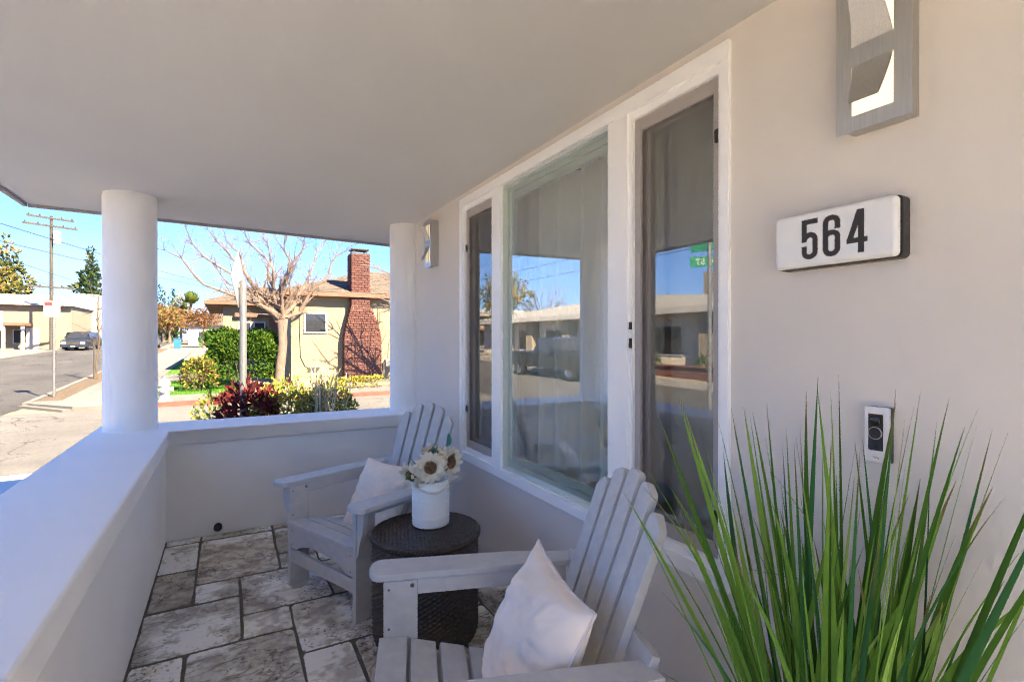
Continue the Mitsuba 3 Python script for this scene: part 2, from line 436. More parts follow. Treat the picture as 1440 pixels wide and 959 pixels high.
for cx, cy in ((-0.602, 4.43), (1.40, 4.43)):
    put(house, 'column', place(lathe([(0.157, 0.767), (0.157, 2.378), (0.153, 2.384), (0.153, 2.40)], 72), frame((cx, cy, 0), (1, 0, 0), (0, 1, 0), (0, 0, 1))), 'column_paint', smooth=40,
        label='round off-white column standing on the parapet corner' if cx < 0 else 'round off-white half column against the wall')

# windows: three lights in one white surround
put(house, 'window_surround', cat(box(1.404, 1.50, WY0, WY1, 2.306, WZ1), box(1.404, 1.50, WY0, WY1, WZ0, 0.628), box(1.4045, 1.50, 3.236, WY1 - 0.0005, 0.6285, 2.3055), box(1.4045, 1.50, WY0 + 0.0005, 1.124, 0.6285, 2.3055),
                                  box(1.407, 1.50, 2.673, 2.784, 0.6285, 2.3055), box(1.407, 1.50, 1.573, 1.692, 0.6285, 2.3055)), 'vinyl_white', label='white vinyl frame around the three windows')


def ring(x0, x1, y0, y1, z0, z1, w, wt=None):
    wt = wt or w
    return cat(box(x0, x1, y0, y0 + w, z0, z1), box(x0, x1, y1 - w, y1, z0, z1), box(x0 + 0.0004, x1, y0 + w, y1 - w, z1 - wt, z1), box(x0 + 0.0004, x1, y0 + w, y1 - w, z0, z0 + wt))


def pane(x, y0, y1, z0, z1):
    return trimesh.Trimesh([(x, y0, z0), (x, y1, z0), (x, y1, z1), (x, y0, z1)], [(0, 2, 1), (0, 3, 2)], process=False)


for nm, y0, y1 in (('left', 2.784, 3.236), ('right', 1.124, 1.573)):
    w = put(house, 'window', ring(1.418, 1.50, y0 + 0.0005, y1 - 0.0005, 0.629, 2.305, 0.018, 0.030), 'vinyl_white', label=f'narrow window with an insect screen, {"farther from" if nm == "left" else "nearer"} the house number')
    put(w, 'screen_frame', ring(1.432, 1.447, y0 + 0.019, y1 - 0.019, 0.660, 2.274, 0.030, 0.050), 'taupe_metal')
    put(w, 'screen', pane(1.440, y0 + 0.048, y1 - 0.048, 0.709, 2.225), 'screen_mesh')
    put(w, 'sash', ring(1.462, 1.498, y0 + 0.019, y1 - 0.019, 0.660, 2.274, 0.045, 0.060), 'taupe_metal')
    put(w, 'pane', pane(1.474, y0 + 0.05, y1 - 0.05, 0.70, 2.23), 'glass')
    yl = y1 - 0.03 if nm == 'left' else y0 + 0.030
    for zl in (2.02, 0.92) if nm == 'left' else (2.075, 0.80):
        put(w, 'screen_clip', box(1.424, 1.4325, yl - 0.010, yl + 0.010, zl - 0.022, zl + 0.022), 'black_rubber')
    if nm == 'right':
        yy = y1 - 0.012
        put(w, 'latch', cat(box(1.412, 1.4185, yy - 0.006, yy + 0.006, 1.36, 1.40), box(1.412, 1.4185, yy - 0.006, yy + 0.006, 1.435, 1.465)), 'black_rubber')
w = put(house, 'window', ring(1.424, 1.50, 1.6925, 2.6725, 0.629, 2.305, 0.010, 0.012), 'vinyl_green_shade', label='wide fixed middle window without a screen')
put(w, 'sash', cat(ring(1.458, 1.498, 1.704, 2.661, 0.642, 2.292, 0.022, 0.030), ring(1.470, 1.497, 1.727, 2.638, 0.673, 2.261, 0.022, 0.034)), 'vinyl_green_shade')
put(w, 'pane', pane(1.448, 1.700, 2.664, 0.64, 2.294), 'glass')


def curtain(y0, y1, seed, n, x=1.655, amp=0.056, z0=0.12, z1=2.33):
    rs = np.random.RandomState(seed)
    u = np.linspace(0, 1, n)
    ph = np.cumsum(rs.uniform(0.6, 1.5, n))
    ph = ph / ph[-1] * (y1 - y0) / 0.19 * 2 * math.pi
    zz = np.linspace(z0, z1, 16)
    P = np.zeros((n, 16, 3))
    for j, z in enumerate(zz):
        k = (z - z0) / (z1 - z0)
        P[:, j] = np.c_[x + amp * (0.65 + 0.5 * (1 - k)) * np.sin(ph + 0.35 * np.sin(3 * u + 2 * k)) + 0.012 * np.sin(ph * 0.37 + 1.3), y0 + (y1 - y0) * u + 0.012 * np.sin(ph * 0.5 + z * 1.1) * (1 - k), np.full(n, z)]
    return gridmesh(P)


for (y0, y1, sd, lab) in ((2.70, 3.42, 1, 'grey sheer curtain behind the far narrow screened window'), (1.64, 2.72, 2, 'grey green curtain hanging in folds behind the wide middle window'), (0.98, 1.62, 3, 'grey sheer curtain behind the screened window next to the house number')):
    k = put(None, 'curtain', curtain(y0, y1, sd, 220), 'curtain_cloth', smooth=True, label=lab, cat='curtain', group=None)

# ------------------------------------------------------------------ the floor of travertine
fl = put(None, 'porch_floor', box(-0.79, 1.417, -3.35, 4.63, -0.50, -0.0035), 'grout', kind='structure')
gx = lambda k: 0.055 + 0.2235 * k
gy = lambda j: 2.43 + 0.2415 * j
fixed = [(-2, 5, 1, 2), (-2, 3, 1, 2), (-1, 4, 2, 3), (-1, 3, 1, 1), (-2, 1, 2, 2), (0, 1, 1, 1), (0, 2, 2, 2), (1, 0, 2, 2), (-2, -2, 1, 3), (-1, -2, 2, 3), (1, -2, 1, 2), (1, 4, 1, 1), (1, 5, 2, 2), (2, 2, 1, 2), (2, -2, 2, 2)]
used, stones = set(), []
for k, j, a, b in fixed:
    stones.append((k, j, a, b))
    used |= {(k + i, j + l) for i in range(a) for l in range(b)}
K0, K1, J0, J1 = -2, 6, -25, 8
sizes = [(2, 3), (3, 2), (2, 2), (1, 2), (2, 1), (2, 2), (1, 1)]
for j in range(J1 - 1, J0 - 1, -1):
    for k in range(K0, K1 + 1):
        if (k, j) in used:
            continue
        rnd.shuffle(sizes)
        for a, b in sizes + [(1, 1)]:
            cells = {(k + i, j - l) for i in range(a) for l in range(b)}
            if not cells & used and k + a - 1 <= K1 and j - b + 1 >= J0:
                used |= cells
                stones.append((k, j - b + 1, a, b))
                break
nst = 0
for k, j, a, b in stones:
    x0, x1 = max(gx(k), -0.377), min(gx(k + a), 1.414)
    y0, y1 = gy(j), min(gy(j + b), 4.222)
    if x1 - x0 < 0.03 or y1 - y0 < 0.03 or y1 < -3.3:
        continue
    g, gh = 0.0075, 0.0115
    q = []
    for (ax, ay, bx, by) in ((x0 + g, y0 + gh, x1 - g, y0 + gh), (x1 - g, y0 + gh, x1 - g, y1 - gh), (x1 - g, y1 - gh, x0 + g, y1 - gh), (x0 + g, y1 - gh, x0 + g, y0 + gh)):
        for t in (0.03, 0.36, 0.68, 0.97):
            q.append((ax + (bx - ax) * t + rnd.uniform(-0.004, 0.004), ay + (by - ay) * t + rnd.uniform(-0.004, 0.004)))
    m = prism(q, -0.03, rnd.uniform(-0.0015, 0.0025), 0.003, 1)
    n = 16
    put(fl, 'stone', m, f'travertine_{rnd.randrange(4)}', smooth=30)

# ------------------------------------------------------------------ adirondack chairs
G2, LT, LD, ZA = 0.297, 0.028, 0.115, 0.590


def chair(x, y, deg, label):
    f = np.array([math.cos(math.radians(deg)), math.sin(math.radians(deg)), 0])
    M = frame((x, y, 0), (-f[1], f[0], 0), -f, (0, 0, 1))   # local x: to the sitter's left, y: backwards
    t = thing('adirondack_chair', label, 'chair', 'grey adirondack chairs on the porch')
    P = lambda name, m, mt='grey_lumber', sm=35, parent=t, lab=None: put(parent, name, place(m, M), mt, smooth=sm, label=lab)
    YZ = lambda poly, x0, x1, b=0.002: place(prism(poly, x0, x1, b), frame((0, 0, 0), (0, 1, 0), (0, 0, 1), (1, 0, 0)))   # polygon in (y, z), thickness along x
    XZ = lambda poly, y0, y1, b=0.002: place(prism(poly, -y1, -y0, b), frame((0, 0, 0), (1, 0, 0), (0, 0, 1), (0, -1, 0)))  # polygon in (x, z), thickness along y
    for s in (-1, 1):
        xa, xb = sorted((s * G2, s * (G2 + LT)))
        lg = P('leg', bbox(xa, xb, 0, LD, 0.0, ZA - 0.027, 0.003))
        br = [(0, 0.563), (0.052, 0.563), (0.052, 0.50), (0.047, 0.455), (0.034, 0.42), (0.022, 0.395), (0.017, 0.365), (0.010, 0.335), (0.0, 0.315)]
        P('bracket', XZ([(s * (G2 + LT + 0.0005 + a), b) for a, b in br], 0.004, 0.032))
        # armrest, front end rounded
        w0, w1 = G2 - 0.004, G2 + 0.128
        cxm, r = (w0 + w1) / 2, (w1 - w0) / 2
        arc = [(cxm + r * math.cos(a), -0.052 + r * 0.62 - r * 0.62 * math.sin(a)) for a in np.linspace(0, math.pi, 15)]
        poly = [(s * a, b) for a, b in arc + [(w0, 0.40), (w0 + 0.004, 0.675), (w1 - 0.052, 0.695), (w1 - 0.012, 0.45)]]
        P('armrest', prism(poly, ZA - 0.026, ZA, 0.005, 2))
        xa, xb = sorted((s * (G2 + 0.002), s * (G2 + 0.024)))
        P('arm_rail', bbox(xa, xb, LD + 0.001, 0.65, ZA - 0.078, ZA - 0.0265, 0.002))
        xa, xb = sorted((s * (G2 - 0.026), s * (G2 - 0.001)))
        P('stringer', YZ([(0.025, 0.21), (0.025, 0.348), (0.10, 0.335), (0.53, 0.224), (0.60, 0.205), (0.93, 0.055), (0.95, 0.0), (0.83, 0.0), (0.55, 0.10)], xa, xb))
        # screws on the inner face of the leg and one carriage bolt
        for yy, zz, rr in ((0.018, 0.535, 0.0042), (0.018, 0.40, 0.0042), (0.097, 0.545, 0.0072)):
            c = trimesh.creation.cylinder(rr, 0.003, sections=12)
            put(lg, 'screw', place(place(c, frame((s * (G2 - 0.0012), yy, zz), (0, 1, 0), (0, 0, 1), (1, 0, 0))), M), 'screw_dark')
        for zz in (0.30, 0.42):
            c = trimesh.creation.cylinder(0.0045, 0.003, sections=12)
            put(lg, 'screw', place(place(c, frame((s * (G2 + LT + 0.0012), 0.075, zz), (0, 1, 0), (0, 0, 1), (1, 0, 0))), M), 'screw_light')
    ap = [(-G2 + 0.0005, 0.347), (-G2 + 0.0005, 0.222), (-G2 + 0.04, 0.222)] + [(u, 0.222 + 0.048 * (1 - abs(u / 0.235) ** 3.0)) for u in np.linspace(-0.235, 0.235, 17)] + [(G2 - 0.04, 0.222), (G2 - 0.0005, 0.222), (G2 - 0.0005, 0.347)]
    apr = P('apron', XZ(ap[::-1], 0.001, 0.023))
    P('front_rail', bbox(-G2 + 0.0005, G2 - 0.0005, 0.003, 0.024, 0.142, 0.212, 0.002))
    for s in (-1, 1):
        for zz in (0.245, 0.325):
            c = trimesh.creation.cylinder(0.004, 0.003, sections=10)
            put(apr, 'screw', place(place(c, frame((s * (G2 - 0.018), 0.0005, zz), (1, 0, 0), (0, 0, 1), (0, -1, 0))), M), 'screw_dark')
    # seat slats follow a falling curve
    yz = [(-0.014, 0.3755), (0.094, 0.366), (0.194, 0.341), (0.294, 0.315), (0.394, 0.289), (0.486, 0.266)]
    for k, (yy, zz) in enumerate(yz):
        sl = -0.05 if k == 0 else -0.258
        w_ = 0.094 if k == 0 else 0.086
        ey = unit((0, 1, sl))
        hw = G2 - 0.001 if k == 0 else G2 - 0.004
        if k == 0:
            m = bbox(-hw, hw, 0, w_, -0.022, 0, 0.003)
        else:
            m = bbox(-hw, hw, 0, w_, -0.022, 0, 0.003)
        P('seat_slat', place(m, frame((0, yy, zz), (1, 0, 0), ey, np.cross((1, 0, 0), ey))))
    # fan back
    yb, zb, yt, zt = 0.50, 0.16, 0.798, 0.985
    up = unit((0, yt - yb, zt - zb))
    L = math.hypot(yt - yb, zt - zb)
    MB = frame((0, yb, zb), (1, 0, 0), up, np.cross((1, 0, 0), up))
    for k in range(-2, 3):
        b0, b1, wb, wt = k * 0.084, k * 0.1045, 0.0335, 0.0405
        raw = sg.Polygon([(b0 - wb, 0), (b0 + wb, 0), (b1 + wt, L + 0.1), (b1 - wt, L + 0.1)])
        uu = np.linspace(-0.34, 0.34, 60)
        arch = sg.Polygon([(-0.34, -0.1)] + [(u, L - 2.0 * u * u) for u in uu] + [(0.34, -0.1)])
        q = raw.intersection(arch).buffer(-0.026, join_style=1, quad_segs=6).buffer(0.026, join_style=1, quad_segs=6).union(raw.intersection(sg.box(-1, -1, 1, L * 0.55)))
        q = np.array(q.simplify(0.0007).exterior.coords)[:-1]
        P('back_slat', place(prism(q, -0.0135, 0.0135, 0.0035, 2), MB))
    for s0, hw, dz in ((0.10, 0.255, 0.0), (0.46, 0.335, 0.0)):
        P('back_rail', place(bbox(-hw, hw, s0 - 0.032, s0 + 0.032, -0.039, -0.014, 0.003), MB))
    return t, M


ch1, M1 = chair(0.417, 2.846, 202.8, 'far grey adirondack chair near the back parapet, pillow behind the flower vase')
ch2, M2 = chair(0.369, 1.456, 161.6, 'near grey adirondack chair in the foreground, its seat slats cut by the picture edge')


def pillow(S, Tk, seed, name_label, M):
    n = 64
    rs = np.random.RandomState(seed)
    u, v = np.meshgrid(np.linspace(-1, 1, n), np.linspace(-1, 1, n), indexing='ij')
    pin = lambda a, b: a * (1 - 0.10 * (1 - b ** 2) * np.abs(a) ** 1.5)
    x, y = S * pin(u, v), S * pin(v, u)
    th = Tk * np.clip((1 - np.abs(u) ** 2.6) * (1 - np.abs(v) ** 2.6), 0, 1) ** 0.55
    q = np.stack([x * 9, y * 9, 0 * x + seed], -1)
    wr = (meshkit.fbm(q * (1.0, 1.9, 1.0), 4, seed) - 0.5) * 0.052 * np.clip((1 - u ** 2) * (1 - v ** 2), 0, 1) ** 0.5
    # creases running in from the corners and the seams
    ang = np.arctan2(np.abs(v), np.abs(u))
    r = np.hypot(u, v)
    cr = np.sin(ang * 17 + 11 * meshkit.noise(q * 0.4, seed)) * 0.0055 * np.clip(r - 0.30, 0, 1) * np.clip((1 - np.abs(u)) * (1 - np.abs(v)) * 9 - 0.3, 0, 1)
    cr2 = np.sin(y * 95 + 14 * meshkit.noise(q * 0.55, seed + 2)) * 0.0065 * np.clip(np.abs(u) - 0.30, 0, 1) * np.clip((1 - np.abs(u)) * 3 - 0.25, 0, 1)
    A = np.stack([x, y, th + wr + cr + cr2], -1)
    B = np.stack([x, y, -th * 0.9 + wr * 0.3], -1)[:, ::-1]
    m = cat(gridmesh(A), gridmesh(B))
    m.merge_vertices()
    k = put(None, 'throw_pillow', place(m, M), 'blush_velvet', smooth=True, label=name_label, cat='pillow', group='blush velvet pillows on the chairs')
    e = np.linspace(-1, 1, 40)
    loop = [(S * pin(a, b), S * pin(b, a), 0) for a, b in [(t, -1) for t in e] + [(1, t) for t in e[1:]] + [(t, 1) for t in e[::-1][1:]] + [(-1, t) for t in e[::-1][1:]]]
    put(k, 'piping', place(tube(loop, 0.0042, 6), M), 'blush_piping', smooth=True)


def pillow_frame(M, u, y, z, lean, roll, yaw=0):
    """In the chair's space: pillow centre (u, y, z), leaning back by 'lean' degrees, rolled in its own plane, turned by yaw."""
    l, r, w = map(math.radians, (lean, roll, yaw))
    up = np.array([0, math.sin(l), math.cos(l)])
    nrm = np.array([0, -math.cos(l), math.sin(l)])
    ex = np.cross(up, nrm)
    R = trimesh.transformations.rotation_matrix(w, (0, 0, 1))[:3, :3]
    up, nrm, ex = R @ up, R @ nrm, R @ ex
    e1, e2 = ex * math.cos(r) + up * math.sin(r), up * math.cos(r) - ex * math.sin(r)
    return M @ frame((u, y, z), e1, e2, nrm)


pillow(0.21, 0.075, 3, 'blush pillow leaning in the far chair, partly behind the armrest', pillow_frame(M1, 0.026, 0.365, 0.479, 28.5, -0.8, 4.8))
pillow(0.23, 0.092, 8, 'blush pillow with piped edge standing in the near chair', pillow_frame(M2, 0.063, 0.439, 0.507, 23.9, -1.9, 5.2))

# ------------------------------------------------------------------ wicker table, vase, flowers
tb = thing('wicker_table', 'round dark brown wicker drum table between the two chairs', 'table')
TX, TY, TR, TH = 0.82, 2.315, 0.25, 0.50
MT = frame((TX, TY, 0), (1, 0, 0), (0, 1, 0), (0, 0, 1))
put(tb, 'core', place(lathe([(0, 0.01), (TR - 0.016, 0.01), (TR - 0.010, 0.46), (TR - 0.012, TH - 0.012), (0, TH - 0.010)], 48), MT), 'wicker_back')
n, rows = 256, 132
ang = np.arange(n) * 2 * math.pi / n
zz = np.linspace(0.012, TH - 0.035, rows)
row = np.arange(rows) // 3
prof = np.array([0.25, 1.0, 0.25])[np.arange(rows) % 3]
R_ = TR - 0.010 + 0.006 * np.clip((zz - 0.0) / 0.05, 0, 1) - 0.004 * (zz < 0.03)
rad = R_[None] + 0.0042 * prof[None] * np.sin(ang[:, None] * 40 + math.pi * row[None])
put(tb, 'side_weave', place(gridmesh(np.stack([rad * np.cos(ang)[:, None], rad * np.sin(ang)[:, None], np.repeat(zz[None], n, 0)], -1), True), MT), 'wicker_dark', smooth=True, kind='stuff')
# top weave: strands as thin bars in two directions, clipped by the circle
bars = []
step = 0.0125
for k in range(-19, 20):
    c = k * step
    h = math.sqrt(max(0, (TR - 0.004) ** 2 - c * c))
    if h < 0.03:
        continue
    s_ = np.arange(-h, h + 1e-6, step / 2)
    for dirn in (0, 1):
        ph = math.pi * (k % 2) + math.pi * dirn
        zc = TH - 0.0045 + 0.0026 * np.cos(s_ / step * math.pi + ph)
        for sgn in (0,):
            w_ = 0.0054
            a = np.stack([np.c_[s_, np.full_like(s_, c - w_), zc - 0.0016], np.c_[s_, np.full_like(s_, c), zc], np.c_[s_, np.full_like(s_, c + w_), zc - 0.0016]], 1)
            if dirn:
                a = a[..., [1, 0, 2]]
            g_ = gridmesh(a)
            if dirn == 0:
                g_.faces = g_.faces[:, ::-1]
            bars.append(g_)
MTr = MT @ trimesh.transformations.rotation_matrix(0.5, (0, 0, 1))
put(tb, 'top_weave', place(cat(*bars), MTr), 'wicker_dark', smooth=True, kind='stuff')
rim = []
for k in range(3):
    a_ = np.linspace(0, 2 * math.pi, 241)
    rr = TR - 0.003 + 0.0065 * np.cos(a_ * 30 + k * 2.1)
    rim.append(tube(np.c_[rr * np.cos(a_), rr * np.sin(a_), TH - 0.017 + 0.009 * np.sin(a_ * 30 + k * 2.1)], 0.0072, 6, False))
put(tb, 'rim_braid', place(cat(*rim), MT), 'wicker_dark', smooth=True)

vs = thing('flower_vase', 'white ribbed metal can used as a vase on the wicker table', 'vase')
VX, VY, VZ = 0.862, 2.365, TH + 0.0005
pr = [(0, 0), (0.086, 0), (0.089, 0.004), (0.089, 0.012)]
for zc in (0.018, 0.040, 0.048, 0.128, 0.138, 0.148, 0.176):
    pr += [(0.0885, zc - 0.004), (0.0908, zc - 0.0015), (0.0908, zc + 0.0015), (0.0885, zc + 0.004)]
pr += [(0.088, 0.190), (0.085, 0.199), (0.078, 0.204), (0.076, 0.208), (0.078, 0.2115), (0.075, 0.213), (0.072, 0.210), (0.071, 0.15), (0, 0.15)]
MV = frame((VX, VY, VZ), (1, 0, 0), (0, 1, 0), (0, 0, 1))
vb = put(vs, 'body', place(lathe(pr, 80), MV), 'white_enamel', smooth=35)
fl_ = []
for k in range(44):
    a = k / 44 * 2 * math.pi
    fl_.append(place(bbox(-0.0022, 0.0022, 0, 0.0022, 0.056, 0.118, 0.001), MV @ trimesh.transformations.rotation_matrix(a, (0, 0, 1)) @ trimesh.transformations.translation_matrix((0, 0.0878, 0))))
put(vb, 'flutes', cat(*fl_), 'white_enamel', smooth=35, kind='stuff')
for s in (0.0, math.pi):
    a = np.linspace(-1.25, 1.25, 22)
    hp = np.c_[0.089 * np.cos(a) * (1 + 0.10 * np.cos(a * 1.25)), 0.089 * np.sin(a), 0.197 - 0.028 * np.cos(a * 1.25) ** 2]
    put(vs, 'handle', place(tube(hp, 0.0035, 8), MV @ trimesh.transformations.rotation_matrix(s - 2.1 + 0.35, (0, 0, 1))), 'rope_tan', smooth=True)


def petal(L, w, curl, nu=7, nv=3):
    s = np.linspace(0, 1, nu)
    wd = w * np.sin(np.pi * np.clip(s * 0.92 + 0.08, 0, 1)) ** 0.8
    P = np.zeros((nu, nv, 3))
    for j, t in enumerate(np.linspace(-1, 1, nv)):
        P[:, j] = np.c_[L * s * np.cos(curl * s), wd * t, L * s * np.sin(curl * s) - 0.18 * np.abs(t) * -wd]
    return gridmesh(P)


def sunflower(c, d, r, seed, label):
    """Head centre c, facing d, radius r."""
    rs = np.random.RandomState(seed)
    d = unit(d)
    a = unit(np.cross(d, (0.2, 0.1, 1)))
    M = frame(c, a, np.cross(d, a), d)
    t = thing('sunflower', label, 'flower', 'cream sunflowers in the white vase')
    ps = []
    for rg, (cnt, el, ln) in enumerate(((18, 0.04, 1.05), (15, 0.34, 0.9), (11, 0.66, 0.72))):
        for k in range(cnt):
            az = (k + 0.5 * rg + rs.uniform(-0.25, 0.25)) / cnt * 2 * math.pi
            m = petal(r * 0.68 * ln * rs.uniform(0.85, 1.12), r * 0.16, rs.uniform(-0.8, 0.45))
            m.apply_transform(trimesh.transformations.rotation_matrix(-el - rs.uniform(-0.25, 0.35), (0, 1, 0)))
            m.apply_translation((r * 0.36, 0, 0.003 * rg))
            m.apply_transform(trimesh.transformations.rotation_matrix(az, (0, 0, 1)))
            ps.append(m)
    put(t, 'petals', place(cat(*ps), M), 'petal_cream', smooth=True, kind='stuff')
    n = 14
    u = np.linspace(0, 1, n)
    disc = lathe([(r * 0.44 * math.sqrt(1 - (1 - x) ** 2) if x < 1 else r * 0.44, 0) for x in u][:1] + [(r * 0.44 * math.sin(x * math.pi / 2), r * 0.20 * math.cos(x * math.pi / 2) - 0.08 * r * math.exp(-(x * 3.2) ** 2)) for x in u][1:][::-1] and
                 [(0.0, -0.1 * r), (r * 0.40, -0.06 * r)] + [(r * 0.44 * math.sin(x * math.pi / 2), r * 0.20 * math.cos(x * math.pi / 2) - 0.10 * r * math.exp(-(x * 3.2) ** 2)) for x in u[::-1]], 28)
    put(t, 'seed_disc', place(disc, M), 'seed_brown', smooth=True)
    nf = 150
    fl = []
    for k in range(nf):
        rr, th = 0.42 * r * math.sqrt((k + 0.5) / nf), k * 2.39996
        s = 0.035 * r
        m = trimesh.creation.cone(s, 3.2 * s, sections=5)
        m.apply_translation((rr * math.cos(th), rr * math.sin(th), 0.17 * r * (1 - (rr / (0.5 * r)) ** 2) * (0.5 + 0.5 * min(1, rr / (0.2 * r)))))
        fl.append(m)
    put(t, 'florets', place(cat(*fl), M), 'seed_brown', kind='stuff')
    base = np.array([VX, VY, VZ + 0.16]) + 0.02 * rs.normal(size=3) * (1, 1, 0)
    back = np.array(c) - d * r * 0.12
    mid = (base + back) / 2 - d * 0.03 + np.array([0, 0, 0.015])
    s = np.linspace(0, 1, 10)[:, None]
    put(t, 'stem', tube((1 - s) ** 2 * base + 2 * s * (1 - s) * mid + s ** 2 * back, 0.0035, 6), 'stem_green', smooth=True)
    lv = leaves(np.array(back)[None] + 0.006 * rs.normal(size=(9, 3)), 0.05, rs, up=-0.1, asp=0.5, outward=np.repeat((-d * 0.2)[None], 9, 0))
    put(t, 'sepals', lv, 'stem_green', kind='stuff')
    return t


dn = lambda px, py, t: np.array([0, 0, EYE]) + t * (fwd + np.array([math.cos(YAW), -math.sin(YAW), 0]) * (px - 720) / FOV_F + np.array([0, 0, 1]) * -(py - 479.5) / FOV_F)
sunflower((0.838, 2.300, 0.787), (-0.42, -0.90, 0.16), 0.078, 1, 'cream sunflower with a wide brown centre facing the viewer')
sunflower((0.950, 2.335, 0.793), (0.42, -0.85, 0.10), 0.082, 2, 'cream sunflower turned to the right, against the wall side')
sunflower((0.757, 2.345, 0.750), (-0.80, -0.45, -0.38), 0.070, 3, 'cream sunflower drooping to the left over the vase rim')
sunflower((0.895, 2.42, 0.825), (0.0, -0.25, 0.95), 0.066, 4, 'cream sunflower behind the others, facing up')


def big_leaf(base, d, L, w, label):
    d = unit(d)
    s = unit(np.cross(d, (0, 0, 1)))
    M = frame(base, d, s, np.cross(d, s))
    m = petal(L, w, -0.5, 9, 5)
    return put(None, 'leaf_sprig', place(m, M), 'leaf_teal', smooth=True, label=label, cat='leaf')


big_leaf((0.80, 2.37, 0.79), (-0.75, 0.15, 0.42), 0.075, 0.020, 'blue green leaf on the left of the sunflowers')
big_leaf((0.955, 2.39, 0.86), (0.5, 0.1, 0.7), 0.065, 0.024, 'blue green leaf rising at the right above the sunflowers')
big_leaf((0.875, 2.345, 0.81), (0.15, -0.2, 0.9), 0.07, 0.018, 'dark teal leaf between the two large sunflowers')
big_leaf((0.89, 2.31, 0.765), (0.3, -0.8, -0.1), 0.06, 0.016, 'teal leaf low at the vase rim under the right sunflower')

# ------------------------------------------------------------------ things on the wall


def sconce(y, z, label):
    """Brushed steel wall light: a plate with a bowed tongue; y, z: centre on the wall."""
    H, Wd = 0.184, 0.083
    M = frame((WX, y, z), (0, -1, 0), (0, 0, 1), (-1, 0, 0))   # local x: to the right seen from the porch, y: up, z: out of the wall
    t = thing('wall_sconce', label, 'wall lamp', 'brushed steel sconces on the porch wall')
    op = lambda y0, y1: sg.box(-0.046, y0, 0.046, y1)
    plate = sg.box(-Wd, -H, Wd, H).difference(op(-0.146, -0.024)).difference(op(0.024, 0.146))
    m = trimesh.creation.extrude_polygon(plate, 0.003, engine='earcut')
    m.apply_translation((0, 0, 0.062))
    pl = put(t, 'plate', place(m, M), 'steel_brushed')
    for s in (-1, 1):
        q = np.linspace(0, 1, 16)
        wd = np.full(16, 0.0435)
        wd = 0.0435 - 0.0105 * q ** 1.2
        yv = s * (0.0241 + q * 0.104)
        zo = 0.0651 + 0.042 * q ** 1.25
        P = np.stack([np.stack([k * wd, yv, zo], -1) for k in (-1, 0, 1)], 1)
        Q = P.copy()
        Q[..., 2] -= 0.0022
        a, b = gridmesh(P), gridmesh(Q)
        if s < 0:
            a.faces = a.faces[:, ::-1]
        else:
            b.faces = b.faces[:, ::-1]
        put(t, 'tongue', place(cat(a, b), M), 'steel_brushed', smooth=20)
    put(t, 'backbox', place(cat(box(-0.070, -0.066, -0.175, 0.175, 0.0, 0.0618), box(0.066, 0.070, -0.175, 0.175, 0.0, 0.0618), box(-0.066, 0.066, -0.175, -0.171, 0.0, 0.0618), box(-0.066, 0.066, 0.171, 0.175, 0.0, 0.0618), box(-0.066, 0.066, -0.171, 0.171, 0.0, 0.004)), M), 'steel_brushed')
    p = trimesh.Trimesh([(-0.062, -0.166, 0.03), (0.062, -0.166, 0.03), (0.062, 0.166, 0.03), (-0.062, 0.166, 0.03)], [(0, 1, 2), (0, 2, 3)], process=False)
    k = put(t, 'diffuser', place(p, M), 'diffuser_glass', label='glowing warm white diffuser')
    scene[k]['emitter'] = {'type': 'area', 'radiance': C3((0.056, 0.045, 0.029))}


sconce(0.652, 2.094, 'near lit steel sconce above the house number, cut by the picture top')
sconce(3.79, 2.14, 'far lit steel sconce beside the half column')

hn = thing('house_number_sign', 'white light box sign with black number 564 on the wall', 'house number')
MS = frame((WX, 0.753, 1.663), (0, -1, 0), (0, 0, 1), (-1, 0, 0))


def rrect(w, h, r, n=6):
    return [(sx * (w - r) + r * math.cos(a), sy * (h - r) + r * math.sin(a)) for sx, sy, a0 in ((1, 1, 0), (-1, 1, 1), (-1, -1, 2), (1, -1, 3)) for a in np.linspace(a0, a0 + 1, n) * math.pi / 2]


put(hn, 'backbox', place(prism(rrect(0.154, 0.0745, 0.012), 0.0, 0.034, 0.002), MS), 'sign_black', smooth=40)
put(hn, 'face', place(prism(rrect(0.1515, 0.072, 0.012), 0.0345, 0.060, 0.010, 5), MS), 'sign_white', smooth=50)


def stroke(pts, w):
    return sg.LineString(pts).buffer(w / 2, cap_style=2, join_style=1, quad_segs=8)


def arc(cx, cy, rx, ry, a0, a1, n=14):
    return [(cx + rx * math.cos(math.radians(a)), cy + ry * math.sin(math.radians(a))) for a in np.linspace(a0, a1, n)]


